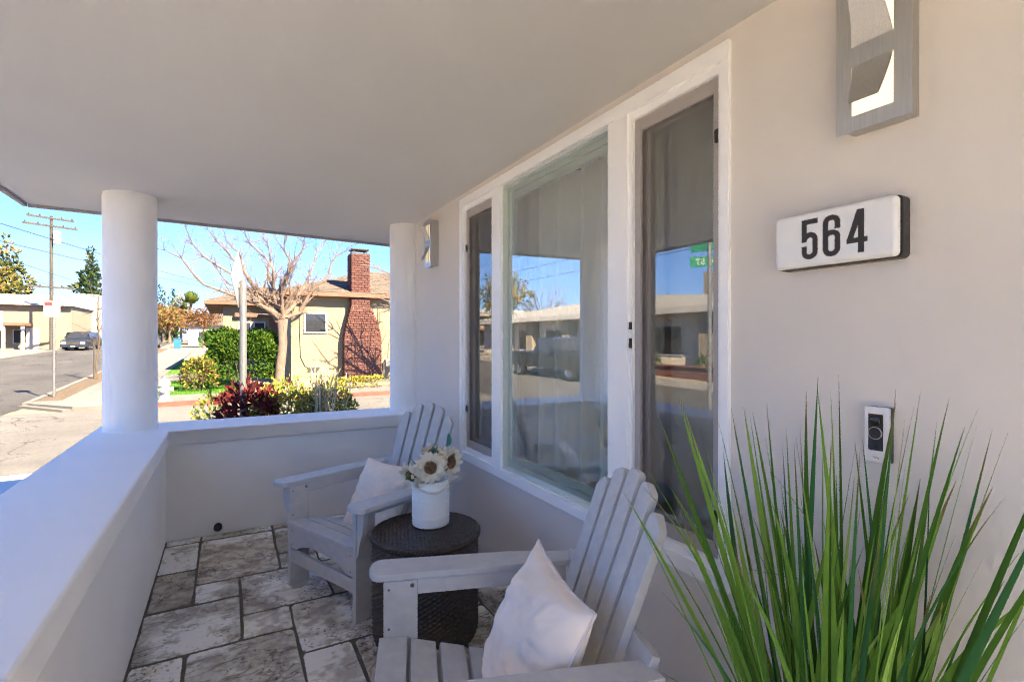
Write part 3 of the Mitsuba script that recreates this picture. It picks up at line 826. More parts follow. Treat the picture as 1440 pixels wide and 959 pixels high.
sw = 0.0125
five = stroke([(0.040, 0.0935), (0.00625, 0.0935), (0.00625, 0.0495)], sw).union(sg.box(0, 0.0435, 0.0125, 0.0998)).union(stroke([(0.006, 0.0495), (0.011, 0.0575)] + arc(0.0215, 0.0485, 0.0122, 0.0125, 140, 0) + [(0.0337, 0.018)] + arc(0.020, 0.0185, 0.0137, 0.0125, 0, -180) + [(0.0063, 0.033)], sw))
six = stroke([(0.0345, 0.0655), (0.0345, 0.082)] + arc(0.0204, 0.0815, 0.0141, 0.012, 0, 180) + [(0.0063, 0.0185)] + arc(0.0204, 0.0185, 0.0141, 0.0125, 180, 360) + [(0.0345, 0.045)] + arc(0.0204, 0.047, 0.0141, 0.0105, 0, 150), sw)
four = sg.Polygon([(0.0235, 0.1), (0.0375, 0.1), (0.0375, 0.0), (0.0250, 0.0), (0.0250, 0.088), (0.0125, 0.035), (0.045, 0.035), (0.045, 0.0235), (0.0, 0.0235), (0.0, 0.032)]).buffer(0).union(sg.box(0.025, 0, 0.0375, 0.1)).union(sg.box(0.0, 0.0235, 0.045, 0.035)).union(sg.Polygon([(0.0, 0.030), (0.0125, 0.030), (0.0365, 0.1), (0.0225, 0.1)]))
for gph, x in ((five, -0.0725), (six, -0.0165), (four, 0.0425)):
    gs = [g for g in getattr(gph, 'geoms', [gph]) if g.area > 1e-6]
    m = cat(*[trimesh.creation.extrude_polygon(g, 0.0015, engine='earcut') for g in gs])
    m.apply_scale((1.06, 1.07, 1))
    m.apply_translation((x, -0.0535, 0.0598))
    put(hn, 'digit', place(m, MS), 'digit_black')

db = thing('doorbell', 'silver video doorbell with black lens panel behind the grass plant', 'doorbell')
MD = frame((WX, 0.660, 1.160), (0, -1, 0), (0, 0, 1), (-1, 0, 0))
put(db, 'body', place(prism(rrect(0.0275, 0.0680, 0.003), 0.0, 0.0145, 0.001), MD), 'dark_metal', smooth=40)
put(db, 'faceplate', place(prism(rrect(0.0280, 0.0685, 0.003), 0.0148, 0.0225, 0.0015), MD), 'satin_nickel', smooth=40)
pn = put(db, 'lens_panel', place(prism(rrect(0.0165, 0.045, 0.002), 0.0226, 0.0240, 0.0005), place(trimesh.Trimesh([(0, 0, 0)] * 3, [(0, 1, 2)], process=False), np.eye(4)) is not None and MD @ trimesh.transformations.translation_matrix((-0.002, 0.006, 0))), 'black_glass', smooth=40)
put(db, 'lens', place(lathe([(0.012, 0.0), (0.012, 0.003), (0.009, 0.0055), (0, 0.006)], 28), MD @ trimesh.transformations.translation_matrix((-0.002, 0.035, 0.0242))), 'black_glass', smooth=40)
put(db, 'button', place(lathe([(0.0135, 0.0), (0.0135, 0.003), (0.0125, 0.0042), (0, 0.0036)], 32), MD @ trimesh.transformations.translation_matrix((-0.002, 0.004, 0.0242))), 'black_rubber', smooth=40)
put(db, 'button_ring', place(lathe([(0.0138, 0.0), (0.0155, 0.0), (0.0155, 0.0032), (0.0138, 0.0032), (0.0138, 0.0)], 32), MD @ trimesh.transformations.translation_matrix((-0.002, 0.004, 0.0242))), 'taupe_metal', smooth=40)
tx = meshkit.text_mesh('ring', 0.0055, 0.0003)
tx.apply_translation((-0.0085, -0.058, 0.0226))
put(db, 'lettering', place(tx, MD), 'grey_print')

# ------------------------------------------------------------------ potted grass
gp = thing('grass_plant', 'tall green blade grass in a pot in the right foreground by the doorbell', 'plant')
PX, PY = 1.105, 0.60
put(gp, 'pot', place(lathe([(0, 0), (0.12, 0), (0.13, 0.01), (0.165, 0.40), (0.172, 0.42), (0.172, 0.44), (0.158, 0.44), (0.15, 0.40), (0, 0.39)], 40), frame((PX, PY, 0.001), (1, 0, 0), (0, 1, 0), (0, 0, 1))), 'pot_glaze', smooth=40)
put(gp, 'moss', place(lathe([(0.152, 0.402), (0.10, 0.415), (0, 0.42)], 30), frame((PX, PY, 0), (1, 0, 0), (0, 1, 0), (0, 0, 1))), 'moss_fill', smooth=True)


BLADE_TONES = np.array([(0.065, 0.15, 0.025), (0.13, 0.25, 0.04), (0.04, 0.125, 0.042), (0.22, 0.35, 0.075)])
scene['blade_leaf'] = {'type': 'principledthin', 'base_color': {'type': 'mesh_attribute', 'name': 'vertex_color'}, 'roughness': 0.42, 'diff_trans': 0.4, 'spec_trans': 0.0, 'eta': 1.4}


def put_blade(m, tone, rs):
    s = np.repeat(np.linspace(0, 1, 12), 3)[:, None]
    c = BLADE_TONES[tone] * rs.uniform(0.8, 1.2)
    tip = rs.uniform(0.80, 1.05)
    k = np.clip((s - tip) / 0.10, 0, 1)
    col = c * (1 + 0.35 * np.clip(0.5 - s, 0, 1)) * (1 - k) + np.array([0.16, 0.115, 0.055]) * k
    put(gp, 'blade', m, 'blade_leaf', smooth=True, color=col)


def blade(base, d, L, w, droop, twist, rs):
    """A long leaf from base towards d, bending down by droop."""
    n = 12
    s = np.linspace(0, 1, n)
    d = unit(d)
    h = np.array([d[0], d[1], 0])
    h = unit(h) if np.linalg.norm(h) > 1e-6 else np.array([1.0, 0, 0])
    c = base + d * L * s[:, None] + (h * 0.55 - np.array([0, 0, 1.0])) * (droop * L * s ** 2.6)[:, None] + np.cross(h, (0, 0, 1)) * (rs.uniform(-0.05, 0.05) * L * s ** 2)[:, None]
    if rs.uniform() < 0.05 and w < 0.006:
        k0 = rs.randint(8, 11)
        dv = unit(unit(c[k0 - 1] - c[k0 - 2]) * 0.5 + np.array([rs.normal() * 0.6, rs.normal() * 0.6, rs.uniform(-0.8, 0.0)]))
        if dv[0] > 0:
            dv[0] *= -1
        for i in range(k0, n):
            c[i] = c[k0 - 1] + dv * L / (n - 1) * (i - k0 + 1)
    t = np.gradient(c, axis=0)
    t /= np.linalg.norm(t, axis=1, keepdims=True)
    sd = np.cross(t, [math.cos(twist), math.sin(twist), 0.15])
    sd /= np.linalg.norm(sd, axis=1, keepdims=True)
    nn = np.cross(sd, t)
    wd = w * np.clip(np.minimum(0.55 + s * 1.6, 1.0) * (1 - s ** 3.2), 0.03, 1)
    P = np.stack([c - sd * wd[:, None] + nn * wd[:, None] * 0.28, c, c + sd * wd[:, None] + nn * wd[:, None] * 0.28], 1)
    return gridmesh(P)


rs = np.random.RandomState(11)
right = np.array([math.cos(YAW), -math.sin(YAW), 0])
for k in range(145):
    az = rs.uniform(0, 2 * math.pi)
    rb = 0.13 * math.sqrt(rs.uniform())
    out = np.array([math.cos(az), math.sin(az), 0])
    base = np.array([PX, PY, 0.41]) + out * rb
    lean = abs(rs.normal(0.0, 0.17)) + 1.0 * rb
    if rs.uniform() < 0.4:
        a2 = rs.uniform(0, 2 * math.pi)
        out = np.array([math.cos(a2), math.sin(a2), 0])
    d = np.array([out[0] * lean, out[1] * lean, 1.0])
    L = rs.uniform(0.46, 0.90)
    if d[0] * L + base[0] > 1.40:
        d[0] = max(0.0, (1.40 - base[0]) / L)
    droop = max(0, rs.normal(0.04, 0.07))
    if base[0] + d[0] * L + 0.55 * droop * L > 1.395 and out[0] > 0:
        droop *= 0.2
    wide = rs.uniform() < 0.85
    w = rs.uniform(0.0046, 0.0102) if wide else rs.uniform(0.0012, 0.0025)
    put_blade(blade(base, d, L, w, droop, rs.uniform(0, 6.28), rs), rs.choice(4, p=[0.34, 0.36, 0.16, 0.14]), rs)
# the long leaves that hang out to the sides
for (px, py, t_, w, dr_) in ((1445, 770, 1.02, 0.0075, 0.10), (1450, 845, 0.90, 0.010, 0.16), (1395, 900, 0.95, 0.008, 0.12), (1400, 572, 1.12, 0.0022, 0.10), (1340, 560, 1.1, 0.006, 0.03), (1345, 655, 1.12, 0.006, 0.04),
                             (1150, 530, 1.08, 0.0075, 0.0), (1185, 525, 1.12, 0.008, 0.0), (1265, 545, 1.1, 0.0045, 0.02), (1300, 548, 1.12, 0.0045, 0.02), (1030, 600, 1.05, 0.006, 0.02), (930, 830, 1.05, 0.004, 0.10), (925, 940, 0.95, 0.004, 0.10), (960, 650, 1.05, 0.0045, 0.04), (990, 640, 1.1, 0.007, 0.03)):
    tip = dn(px, py, t_)
    tip[0] = min(tip[0], 1.405)
    out = tip - np.array([PX, PY, tip[2]])
    base = np.array([PX, PY, 0.41]) + 0.07 * unit(out) * (1, 1, 0)
    h = unit(np.array([tip[0] - base[0], tip[1] - base[1], 0]))
    v = tip - base
    for _ in range(3):
        L = np.linalg.norm(v)
        v = tip - base - (h * 0.55 - np.array([0, 0, 1.0])) * dr_ * L
    put_blade(blade(base, v, np.linalg.norm(v), w, dr_, rs.uniform(0, 6.28), np.random.RandomState(1)), rs.randint(4), rs)

# ================================================================== outdoors: land, streets, kerbs
mkx = lambda y: -4.85 - 0.031 * (y - 17.8)     # near kerb of the main street beyond the crossing
put(None, 'ground', sheet(-500, 500, -300, -500, 500, 900, -0.012), 'earth', kind='structure')
put(None, 'main_street', sheet(-12.0, -4.9, -150, -12.0, -4.9, 17.8, 0.0), 'asphalt', kind='structure')
put(None, 'main_street', cat(sheet(-12.0, mkx(17.8) + 0.02, 17.8, -12.6, mkx(60), 60, 0.0), sheet(-12.6, mkx(60), 60, -14, mkx(60) - 3, 260, 0.0)), 'asphalt', kind='structure')
put(None, 'side_street', sheet(-4.9, 70, 9.4, -4.9, 70, 17.12, 0.001), 'concrete_road', kind='structure')
put(None, 'near_sidewalk', cat(slab(-4.7, 70, 8.0, -4.7, 70, 9.25, 0.12), slab(-4.72, -3.1, -60, -4.72, -3.1, 7.995, 0.12)), 'light_concrete', kind='structure')
put(None, 'near_kerb', cat(slab(-4.9, 70, 9.255, -4.9, 70, 9.40, 0.125), slab(-4.9, -4.725, -60, -4.9, -4.725, 9.25, 0.125)), 'sidewalk', kind='structure')
put(None, 'front_path', slab(-3.095, -0.83, -12, -3.095, -0.83, 5.6, 0.10), 'light_concrete', kind='structure')
put(None, 'planting_bed', slab(-3.095, 9, 5.605, -3.095, 9, 7.995, 0.06), 'bark_mulch', kind='structure')
put(None, 'back_path', slab(-0.82, 9, -16, -0.82, 9, -3.41, 0.10), 'light_concrete', kind='structure')
# the far corner
put(None, 'far_kerb', cat(slab(-3.55, -1.75, 17.10, -3.55, -1.75, 17.26, 0.12), slab(-3.75, -3.56, 17.10, -4.99, -4.80, 18.5, 0.06), slab(mkx(18.5) - 0.02, mkx(18.5) + 0.14, 18.5, mkx(60), mkx(60) + 0.16, 60, 0.12)), 'sidewalk', kind='structure')
put(None, 'red_kerb', slab(-1.745, 14, 17.10, -1.745, 14, 17.26, 0.125), 'kerb_red', kind='structure')
put(None, 'corner_sidewalk', cat(slab(-3.55, 14, 17.265, -4.79, 14, 18.5, 0.11), slab(mkx(18.5) + 0.145, 14, 18.505, mkx(18.5) + 0.145, 14, 18.9, 0.11)), 'sidewalk', kind='structure')
put(None, 'verge', slab(mkx(18.9) + 0.17, -4.15, 18.905, mkx(60) + 0.17, -5.0, 60, 0.10), 'bark_mulch', kind='structure')
paving = []
for k in range(27):
    y0 = 18.905 + k * 1.52
    d = -0.85 * (y0 - 18.9) / 41
    paving.append(slab(-4.145 + d, -2.35 + d * 0.6, y0 + 0.006, -4.145 + d - 0.03, -2.35 + d * 0.6 - 0.02, y0 + 1.514, 0.11))
pv = put(None, 'far_sidewalk', slab(-4.14, -2.36, 18.91, -4.99, -2.86, 59.9, 0.10), 'sidewalk', kind='structure')
for m in paving[:9]:
    put(pv, 'slab', m, 'sidewalk')
put(pv, 'slabs_beyond', cat(*paving[9:]), 'sidewalk', kind='stuff')
put(None, 'front_lawn_soil', cat(slab(-2.34, 0.3, 19.0, -2.84, 0.2, 24.0, 0.09), slab(-2.6, 0.2, 27.5, -3.2, 0.0, 38.0, 0.09)), 'lawn_soil', kind='structure')
put(None, 'driveway', slab(-2.9, 0.2, 24.05, -2.9, 0.2, 27.4, 0.085), 'sidewalk', kind='structure')
put(None, 'house_yard', slab(0.31, 16, 18.905, 0.31, 16, 21.6, 0.08), 'earth', kind='structure')
put(None, 'west_sidewalk', cat(slab(-14.2, -12.2, -60, -14.2, -12.2, 17.8, 0.12), slab(-14.2, -12.2, 17.8, -14.8, -12.8, 60, 0.12)), 'sidewalk', kind='structure')
put(None, 'west_kerb', cat(slab(-12.195, -12.0, -60, -12.195, -12.0, 17.8, 0.125), slab(-12.195, -12.0, 17.8, -12.795, -12.6, 60, 0.125)), 'sidewalk', kind='structure')
put(None, 'parking_lot', sheet(-60, -14.3, 40, -60, -14.9, 61, 0.02), 'sidewalk', kind='structure')
rs = np.random.RandomState(3)
n = 5200
x, y = np.r_[rs.uniform(-2.3, 0.25, n * 3 // 4), rs.uniform(-2.7, 0.1, n // 4)], np.r_[rs.uniform(19.05, 23.9, n * 3 // 4), rs.uniform(27.6, 37, n // 4)]
put(None, 'lawn', leaves(np.c_[x, y, tz(y) + 0.088], 0.075, rs, up=2.0, asp=0.14), 'grass_green', kind='stuff', label='bright green lawn beside the far sidewalk', cat='grass')

# ------------------------------------------------------------------ yellow corner house
yh = thing('yellow_house', 'pale yellow stucco bungalow with brown eaves and a red brick chimney', 'house')
HY = 21.5
put(yh, 'wall', cat(box(2.12, 13, HY, 30, -0.6, 3.12), box(-0.22, 2.12, 27.0, 36, -0.5, 3.05)), 'house_yellow')


def hip(x0, x1, y0, y1, z0, z1, rx0, rx1, ry):
    v = [(x0, y0, z0), (x1, y0, z0), (x1, y1, z0), (x0, y1, z0), (rx0, ry, z1), (rx1, ry, z1)]
    f = [(0, 1, 5), (0, 5, 4), (1, 2, 5), (2, 3, 4), (2, 4, 5), (3, 0, 4), (0, 2, 1), (0, 3, 2)]
    return trimesh.Trimesh(v, f, process=False)


def shingled(x0, x1, y0, y1, z0, z1, rx0, rx1, ry, n=16, thick=0.03):
    """Hip roof in overlapping courses."""
    out = []
    for k in range(n):
        a, b = k / n, (k + 1) / n
        L = lambda t: (x0 + (rx0 - x0) * t, x1 + (rx1 - x1) * t, y0 + (ry - y0) * t, y1 + (ry - y1) * t, z0 + (z1 - z0) * t)
        A, B = L(a), L(b)
        v = [(A[0], A[2], A[4]), (A[1], A[2], A[4]), (A[1], A[3], A[4]), (A[0], A[3], A[4])]
        w = [(q[0], q[1], q[2] + thick) for q in v]
        u = [(B[0], B[2], B[4] + 0.004), (B[1], B[2], B[4] + 0.004), (B[1], B[3], B[4] + 0.004), (B[0], B[3], B[4] + 0.004)]
        f = []
        for i in range(4):
            j = (i + 1) % 4
            f += [(i, j, 4 + j), (i, 4 + j, 4 + i), (4 + i, 4 + j, 8 + j), (4 + i, 8 + j, 8 + i)]
        out.append(trimesh.Trimesh(v + w + u, f, process=False))
    return cat(*out)


rf = put(yh, 'roof', shingled(1.62, 13.6, HY - 0.5, 30.5, 3.25, 4.75, 6.0, 9.2, 25.6), 'shingle')
rf2 = put(yh, 'roof', shingled(-0.95, 4.0, 26.4, 36.6, 3.12, 4.25, 1.2, 1.9, 31.0, 12), 'shingle')
put(rf, 'fascia', box(1.62, 13.6, HY - 0.5, 30.5, 3.10, 3.248), 'fascia_brown')
put(rf2, 'fascia', box(-0.95, 4.0, 26.4, 36.6, 2.98, 3.118), 'fascia_brown')
put(rf, 'vent_pipe', tube([(3.05, 24.0, 3.6), (3.05, 24.0, 4.15)], 0.04, 8), 'dark_metal')


def house_window(parent, x0, x1, y, z0, z1, fw=0.07, glass='window_dark', paint='white_paint'):
    k = put(parent, 'window', cat(box(x0, x1, y - 0.05, y - 0.002, z1 - fw, z1), box(x0, x1, y - 0.05, y - 0.002, z0, z0 + fw), box(x0, x0 + fw, y - 0.049, y - 0.002, z0 + fw, z1 - fw), box(x1 - fw, x1, y - 0.049, y - 0.002, z0 + fw, z1 - fw)), paint)
    put(k, 'pane', box(x0 + fw, x1 - fw, y - 0.02, y - 0.004, z0 + fw, z1 - fw), glass)
    return k


house_window(yh, 2.58, 3.46, HY, 1.63, 2.48)
house_window(yh, 7.4, 8.8, HY, 1.3, 2.5)
house_window(yh, 0.40, 0.95, 27.0, 1.35, 2.25)
k = house_window(yh, 1.02, 1.55, 27.0, 1.35, 2.25)
put(yh, 'door', cat(box(1.68, 2.06, 26.95, 26.998, 0.0, 2.35)), 'fascia_brown')
put(yh, 'porch_beam', box(0.25, 2.118, 26.75, 26.85, 2.45, 2.62), 'fascia_brown')
put(yh, 'cable', tube([(2.42, HY - 0.02, 3.1), (2.43, HY - 0.02, 1.6), (2.47, HY - 0.02, 0.7), (2.62, HY - 0.02, 0.35), (2.78, HY - 0.02, 0.25)], 0.012, 5), 'dark_metal')
put(yh, 'vent', cat(box(2.72, 3.16, HY - 0.03, HY - 0.002, 0.10, 0.28), box(2.90, 2.93, HY - 0.04, HY - 0.031, 0.10, 0.28)), 'dark_metal')
put(yh, 'meter', cat(box(5.78, 6.05, HY - 0.20, HY - 0.003, 0.25, 0.55), tube([(5.72, HY - 0.1, -0.3), (5.72, HY - 0.1, 0.45)], 0.025, 8)), 'galvanized')
# chimney: every brick a real block, laid in bond along the bottle outline
ch = put(yh, 'chimney', None or cat(box(4.09, 5.52, 21.13, HY - 0.002, -0.6, 1.50), box(4.38, 5.04, 21.16, HY + 0.4, 1.52, 4.80)), 'mortar', label='red brick chimney with a wide base and narrow stack')
lo = lambda z: np.interp(z, [-0.6, 1.50, 2.10, 2.78, 5.0], [4.05, 4.05, 4.16, 4.33, 4.33])
hi = lambda z: np.interp(z, [-0.6, 1.50, 2.10, 2.78, 5.0], [5.56, 5.56, 5.42, 5.09, 5.09])
shoulder = np.array([(lo(z) + 0.04, z) for z in np.linspace(1.48, 2.80, 8)] + [(hi(z) - 0.04, z) for z in np.linspace(2.80, 1.48, 8)])
put(ch, 'shoulder', place(prism(shoulder, -HY + 0.003, -21.14), frame((0, 0, 0), (1, 0, 0), (0, 0, 1), (0, -1, 0))), 'mortar')
bricks = []
zc, course = -0.42, 0
hb, lb = 0.098, 0.26
while zc < 4.82:
    a, b = float(lo(zc + hb / 2)), float(hi(zc + hb / 2))
    yf = 21.08 if zc < 2.6 else 21.11
    x = a - (lb / 2 if course % 2 else 0)
    while x < b - 0.02:
        xa, xb = max(x, a) + 0.012, min(x + lb, b) - 0.012
        if xb - xa > 0.025:
            j = rnd.uniform(-0.004, 0.004)
            bricks.append(box(xa, xb, yf + j, yf + 0.09, zc + 0.012, zc + hb - 0.012))
        x += lb
    # side bricks
    ye = HY - 0.01 if zc < 3.0 else HY + 0.42
    for s, xe in ((-1, a), (1, b)):
        yy = yf + (0.10 if course % 2 else 0.20)
        while yy < ye - 0.03:
            bricks.append(box(min(xe, xe - s * 0.08), max(xe, xe - s * 0.08), yy + 0.006, min(yy + lb, ye) - 0.006, zc + 0.012, zc + hb - 0.012))
            yy += lb
    zc += hb
    course += 1
put(ch, 'bricks', cat(*bricks), 'brick_red', kind='stuff')
put(ch, 'flue_cap', cat(box(4.34, 5.08, 21.12, 21.85, 4.84, 4.90), box(4.42, 4.47, 21.2, 21.25, 4.90, 5.05), box(4.95, 5.0, 21.2, 21.25, 4.90, 5.05), box(4.42, 4.47, 21.7, 21.75, 4.90, 5.05), box(4.95, 5.0, 21.7, 21.75, 4.90, 5.05), box(4.36, 5.06, 21.14, 21.8, 5.05, 5.09)), 'dark_metal')
put(yh, 'step', box(4.0, 5.8, 20.55, 21.05, -0.5, -0.22), 'sidewalk')

# ------------------------------------------------------------------ bare street tree
bt = thing('bare_tree', 'bare pinkish barked street tree with knobbly spreading branches before the yellow house', 'tree')
rs = np.random.RandomState(21)
B0 = np.array([1.62, 20.1, -0.45])
FK = np.array([1.70, 20.1, 2.10])


def wander(a, b, n, amp, rs, lift=0.0):
    s = np.linspace(0, 1, n)[:, None]
    d = np.linalg.norm(b - a)
    off = rs.normal(size=(n, 3)) * amp * d
    off[0] = off[-1] = 0
    k = np.array([0.25, 0.5, 0.25])
    for c in range(3):
        off[1:-1, c] = np.convolve(off[:, c], k, 'same')[1:-1]
    return a + (b - a) * s + off + np.array([0, 0, lift * d]) * (4 * s * (1 - s))


trunk = wander(B0, FK, 7, 0.02, rs)
put(bt, 'trunk', tube(trunk, np.interp(np.linspace(0, 1, 7), [0, 0.12, 0.8, 1], [0.22, 0.17, 0.145, 0.19]), 12), 'bark_pink', smooth=True)


def px_at(px, py, Y):
    d = dn(px, py, 1.0) - np.array([0, 0, EYE])
    return np.array([0, 0, EYE]) + d * Y / d[1]


limbs = [(232, 352, 18.6), (262, 322, 19.2), (292, 322, 20.8), (318, 336, 21.8), (345, 330, 19.4), (372, 338, 21.2), (402, 332, 20.0), (428, 340, 19.0), (452, 348, 20.9), (488, 352, 19.8), (438, 400, 20.3), (352, 392, 19.5), (300, 372, 20.0), (412, 380, 19.2)]
twigs = []
for i, (px, py, Y) in enumerate(limbs):
    e = px_at(px, py, Y)
    st = FK + np.array([rs.uniform(-0.1, 0.1), rs.uniform(-0.1, 0.1), rs.uniform(-0.15, 0.1)])
    n = 11
    p = wander(st, e, n, 0.05, rs, lift=0.05 if abs(px - 380) < 60 else -0.05)
    r = np.interp(np.linspace(0, 1, n), [0, 0.25, 1], [0.088, 0.058, 0.015]) * (0.8 if py > 365 else 1)
    knob = 1 + 0.28 * (rs.uniform(size=n) > 0.66)
    put(bt, 'limb', tube(p, r * knob, 8), 'bark_pink', smooth=True)
    for j in range(2, n):
        for _ in range(2 if j < n - 2 else 4):
            L = rs.uniform(0.35, 1.0) * (1.25 - 0.06 * j)
            d = unit(unit(p[j] - p[j - 1]) * 1.1 + rs.normal(size=3) * 0.65 + np.array([0, 0, 0.25]))
            q = wander(p[j], p[j] + d * L, 5, 0.05, rs)
            twigs.append(tube(q, np.linspace(max(0.008, r[j] * 0.6), 0.0045, 5), 4, False))
            for _ in range(rs.randint(1, 4)):
                k_ = rs.randint(1, 5)
                d2 = unit(d + rs.normal(size=3) * 0.7)
                e2 = q[k_] + d2 * rs.uniform(0.15, 0.5)
                twigs.append(tube(wander(q[k_], e2, 4, 0.06, rs), np.linspace(0.006, 0.004, 4), 3, False))
                if rs.uniform() < 0.3:
                    s_ = trimesh.creation.icosphere(0, 0.022)
                    s_.apply_translation(e2)
                    twigs.append(s_)
put(bt, 'twigs', cat(*twigs), 'bark_pink', smooth=False, kind='stuff')

# ------------------------------------------------------------------ shrubs


def shrub(name, label, x, y, z0, rx, ry, h, parts, seed, boxy=1.0, group=None, stems=7):
    """parts: (part name, material, number of leaves, leaf length). boxy > 1 makes the outline squarer."""
    rs = np.random.RandomState(seed)
    t = thing(name, label, 'shrub', group)
    st = []
    for _ in range(stems):
        a = rs.uniform(0, 6.28)
        e = np.array([x + math.cos(a) * rx * rs.uniform(0.1, 0.7), y + math.sin(a) * ry * rs.uniform(0.1, 0.7), z0 + h * rs.uniform(0.5, 0.9)])
        s = np.array([x + math.cos(a) * 0.08, y + math.sin(a) * 0.08, z0])
        st.append(tube(wander(s, e, 5, 0.05, rs), np.linspace(0.02, 0.006, 5), 5, False))
    put(t, 'stems', cat(*st), 'bark_dark')
    for pn, m, n, L in parts:
        d = rs.normal(size=(n, 3))
        d /= np.linalg.norm(d, axis=1, keepdims=True)
        d = np.sign(d) * np.abs(d) ** (1 / boxy)
        d[:, 2] = np.where(d[:, 2] < -0.6, -d[:, 2] * rs.uniform(size=n), d[:, 2])
        if boxy == 1.0:
            d /= np.maximum(np.linalg.norm(d, axis=1, keepdims=True), 1e-6)
        r = rs.uniform(0.55, 1.0, (n, 1)) ** 0.5
        lump = 0.78 + 0.42 * meshkit.noise(d * 2.6 + seed * 3.1, seed)[:, None]
        c = np.array([x, y, z0 + h * 0.5]) + d * r * lump * np.array([rx, ry, h * 0.52])
        c[:, 2] = np.maximum(c[:, 2], z0 + 0.03)
        put(t, pn, leaves(c, L, rs, up=0.25, asp=0.55, outward=d), m, kind='stuff')
    return t


shrub('hedge_shrub', 'large dense dark green shrub left of the bare tree', 0.48, 20.75, -0.42, 1.20, 0.80, 2.15, (('leaves', 'hedge_leaf', 8000, 0.13), ('light_leaves', 'hedge_leaf_light', 3200, 0.12)), 31, boxy=1.7)
shrub('rust_shrub', 'rust and yellow leaved shrub on the lawn left of the dark green shrub', -0.85, 20.1, -0.43, 0.55, 0.5, 1.20, (('rust_leaves', 'rust_leaf', 500, 0.10), ('yellow_leaves', 'lime_leaf', 650, 0.10), ('green_leaves', 'hedge_leaf', 500, 0.10)), 32)
shrub('dark_shrub', 'small dark green shrub between the rust shrub and the large green one', -0.35, 21.3, -0.42, 0.6, 0.6, 1.5, (('leaves', 'hedge_leaf', 1300, 0.09),), 33)
shrub('red_shrub', 'deep red leaved shrub just beyond the parapet', 0.25, 8.05, -0.49, 0.40, 0.38, 1.26, (('red_leaves', 'coleus_red', 620, 0.10), ('dark_leaves', 'coleus_dark', 500, 0.11)), 34)
shrub('lime_shrub', 'lime yellow shrub right of the deep red shrub', 0.72, 8.15, -0.49, 0.50, 0.42, 1.24, (('leaves', 'lime_leaf', 1500, 0.075), ('deep_leaves', 'lime_deep', 500, 0.075), ('red_leaves', 'coleus_red', 40, 0.08)), 35)
shrub('lime_shrub', 'lime yellow shrub under the dry twiggy bush', 1.30, 8.10, -0.49, 0.46, 0.38, 1.18, (('leaves', 'lime_leaf', 1400, 0.075), ('deep_leaves', 'lime_deep', 500, 0.075), ('red_leaves', 'coleus_red', 60, 0.08)), 36)
shrub('lime_shrub', 'small lime green plant left of the deep red shrub', -0.22, 8.75, -0.49, 0.25, 0.25, 1.12, (('leaves', 'lime_leaf', 260, 0.07), ('deep_leaves', 'lime_deep', 260, 0.07)), 37)
tw = thing('twiggy_bush', 'dry straw coloured twiggy bush among the lime shrubs', 'shrub')
rs = np.random.RandomState(41)
tws = []
for _ in range(55):
    a, r_ = rs.uniform(0, 6.28), rs.uniform(0, 0.34)
    s = np.array([1.20 + 0.5 * r_ * math.cos(a), 7.95 + 0.5 * r_ * math.sin(a), -0.2])
    e = np.array([1.20 + 1.25 * r_ * math.cos(a), 7.95 + 1.0 * r_ * math.sin(a), rs.uniform(0.60, 1.0)])
    p = wander(s, e, 6, 0.05, rs)
    tws.append(tube(p, np.linspace(0.011, 0.0055, 6), 4, False))
    for _ in range(4):
        k_ = rs.randint(2, 6)
        tws.append(tube(wander(p[k_], p[k_] + unit(rs.normal(size=3) + (0, 0, 0.8)) * rs.uniform(0.08, 0.22), 4, 0.08, rs), np.linspace(0.005, 0.003, 4), 3, False))
put(tw, 'twigs', cat(*tws), 'dry_twig', kind='stuff')
put(tw, 'leaves', leaves(np.array([1.2, 7.95, 0.55]) + rs.normal(size=(130, 3)) * (0.22, 0.22, 0.18), 0.06, rs), 'lime_leaf', kind='stuff')
shrub('groundcover', 'low yellow green planting strip at the foot of the chimney', 5.1, 18.75, -0.37, 2.1, 0.28, 0.40, (('leaves', 'lime_leaf', 1500, 0.10), ('yellow_leaves', 'yellow_leaf', 700, 0.10)), 38, boxy=1.6, stems=5)

# ------------------------------------------------------------------ street furniture
sp = thing('street_sign', 'white diamond sign seen almost edge on, on a galvanized pole beyond the parapet', 'sign')
put(sp, 'pole', tube([(0.175, 7.92, -0.55), (0.175, 7.92, 2.20)], 0.045, 20), 'galvanized', smooth=40)
dg = place(prism([(0.39, 0), (0.0, 0.39), (-0.39, 0), (0, -0.39)], -0.004, 0.004, 0.001), frame((0.115, 7.93, 2.215), (0.225, 0.974, 0), (0, 0, 1), (0.974, -0.225, 0)))
put(sp, 'plate', dg, 'alu_back')
put(sp, 'bracket', box(0.115, 0.16, 7.90, 7.94, 2.10, 2.16), 'galvanized')

ns = thing('parking_sign', 'white no stopping sign with a red block on a thin post at the corner', 'sign')
nx, ny = -4.55, 19.9
put(ns, 'post', tube([(nx, ny, -0.45), (nx, ny, 2.60)], 0.032, 10), 'galvanized', smooth=40)
MN = frame((nx - 0.03, ny - 0.05, 2.30), unit((1, 0.25, 0)), (0, 0, 1), np.cross(unit((1, 0.25, 0)), (0, 0, 1)))
pl = put(ns, 'plate', place(prism(rrect(0.185, 0.235, 0.03), 0, 0.006), MN), 'sign_face')
put(pl, 'red_block', place(box(-0.165, 0.0, 0.09, 0.205, 0.0065, 0.0085), MN), 'sign_red')
put(pl, 'text_lines', place(cat(*[box(-0.15, 0.15, z - 0.012, z + 0.012, 0.0065, 0.0085) for z in (0.05, -0.02, -0.11)]), MN), 'grey_print')

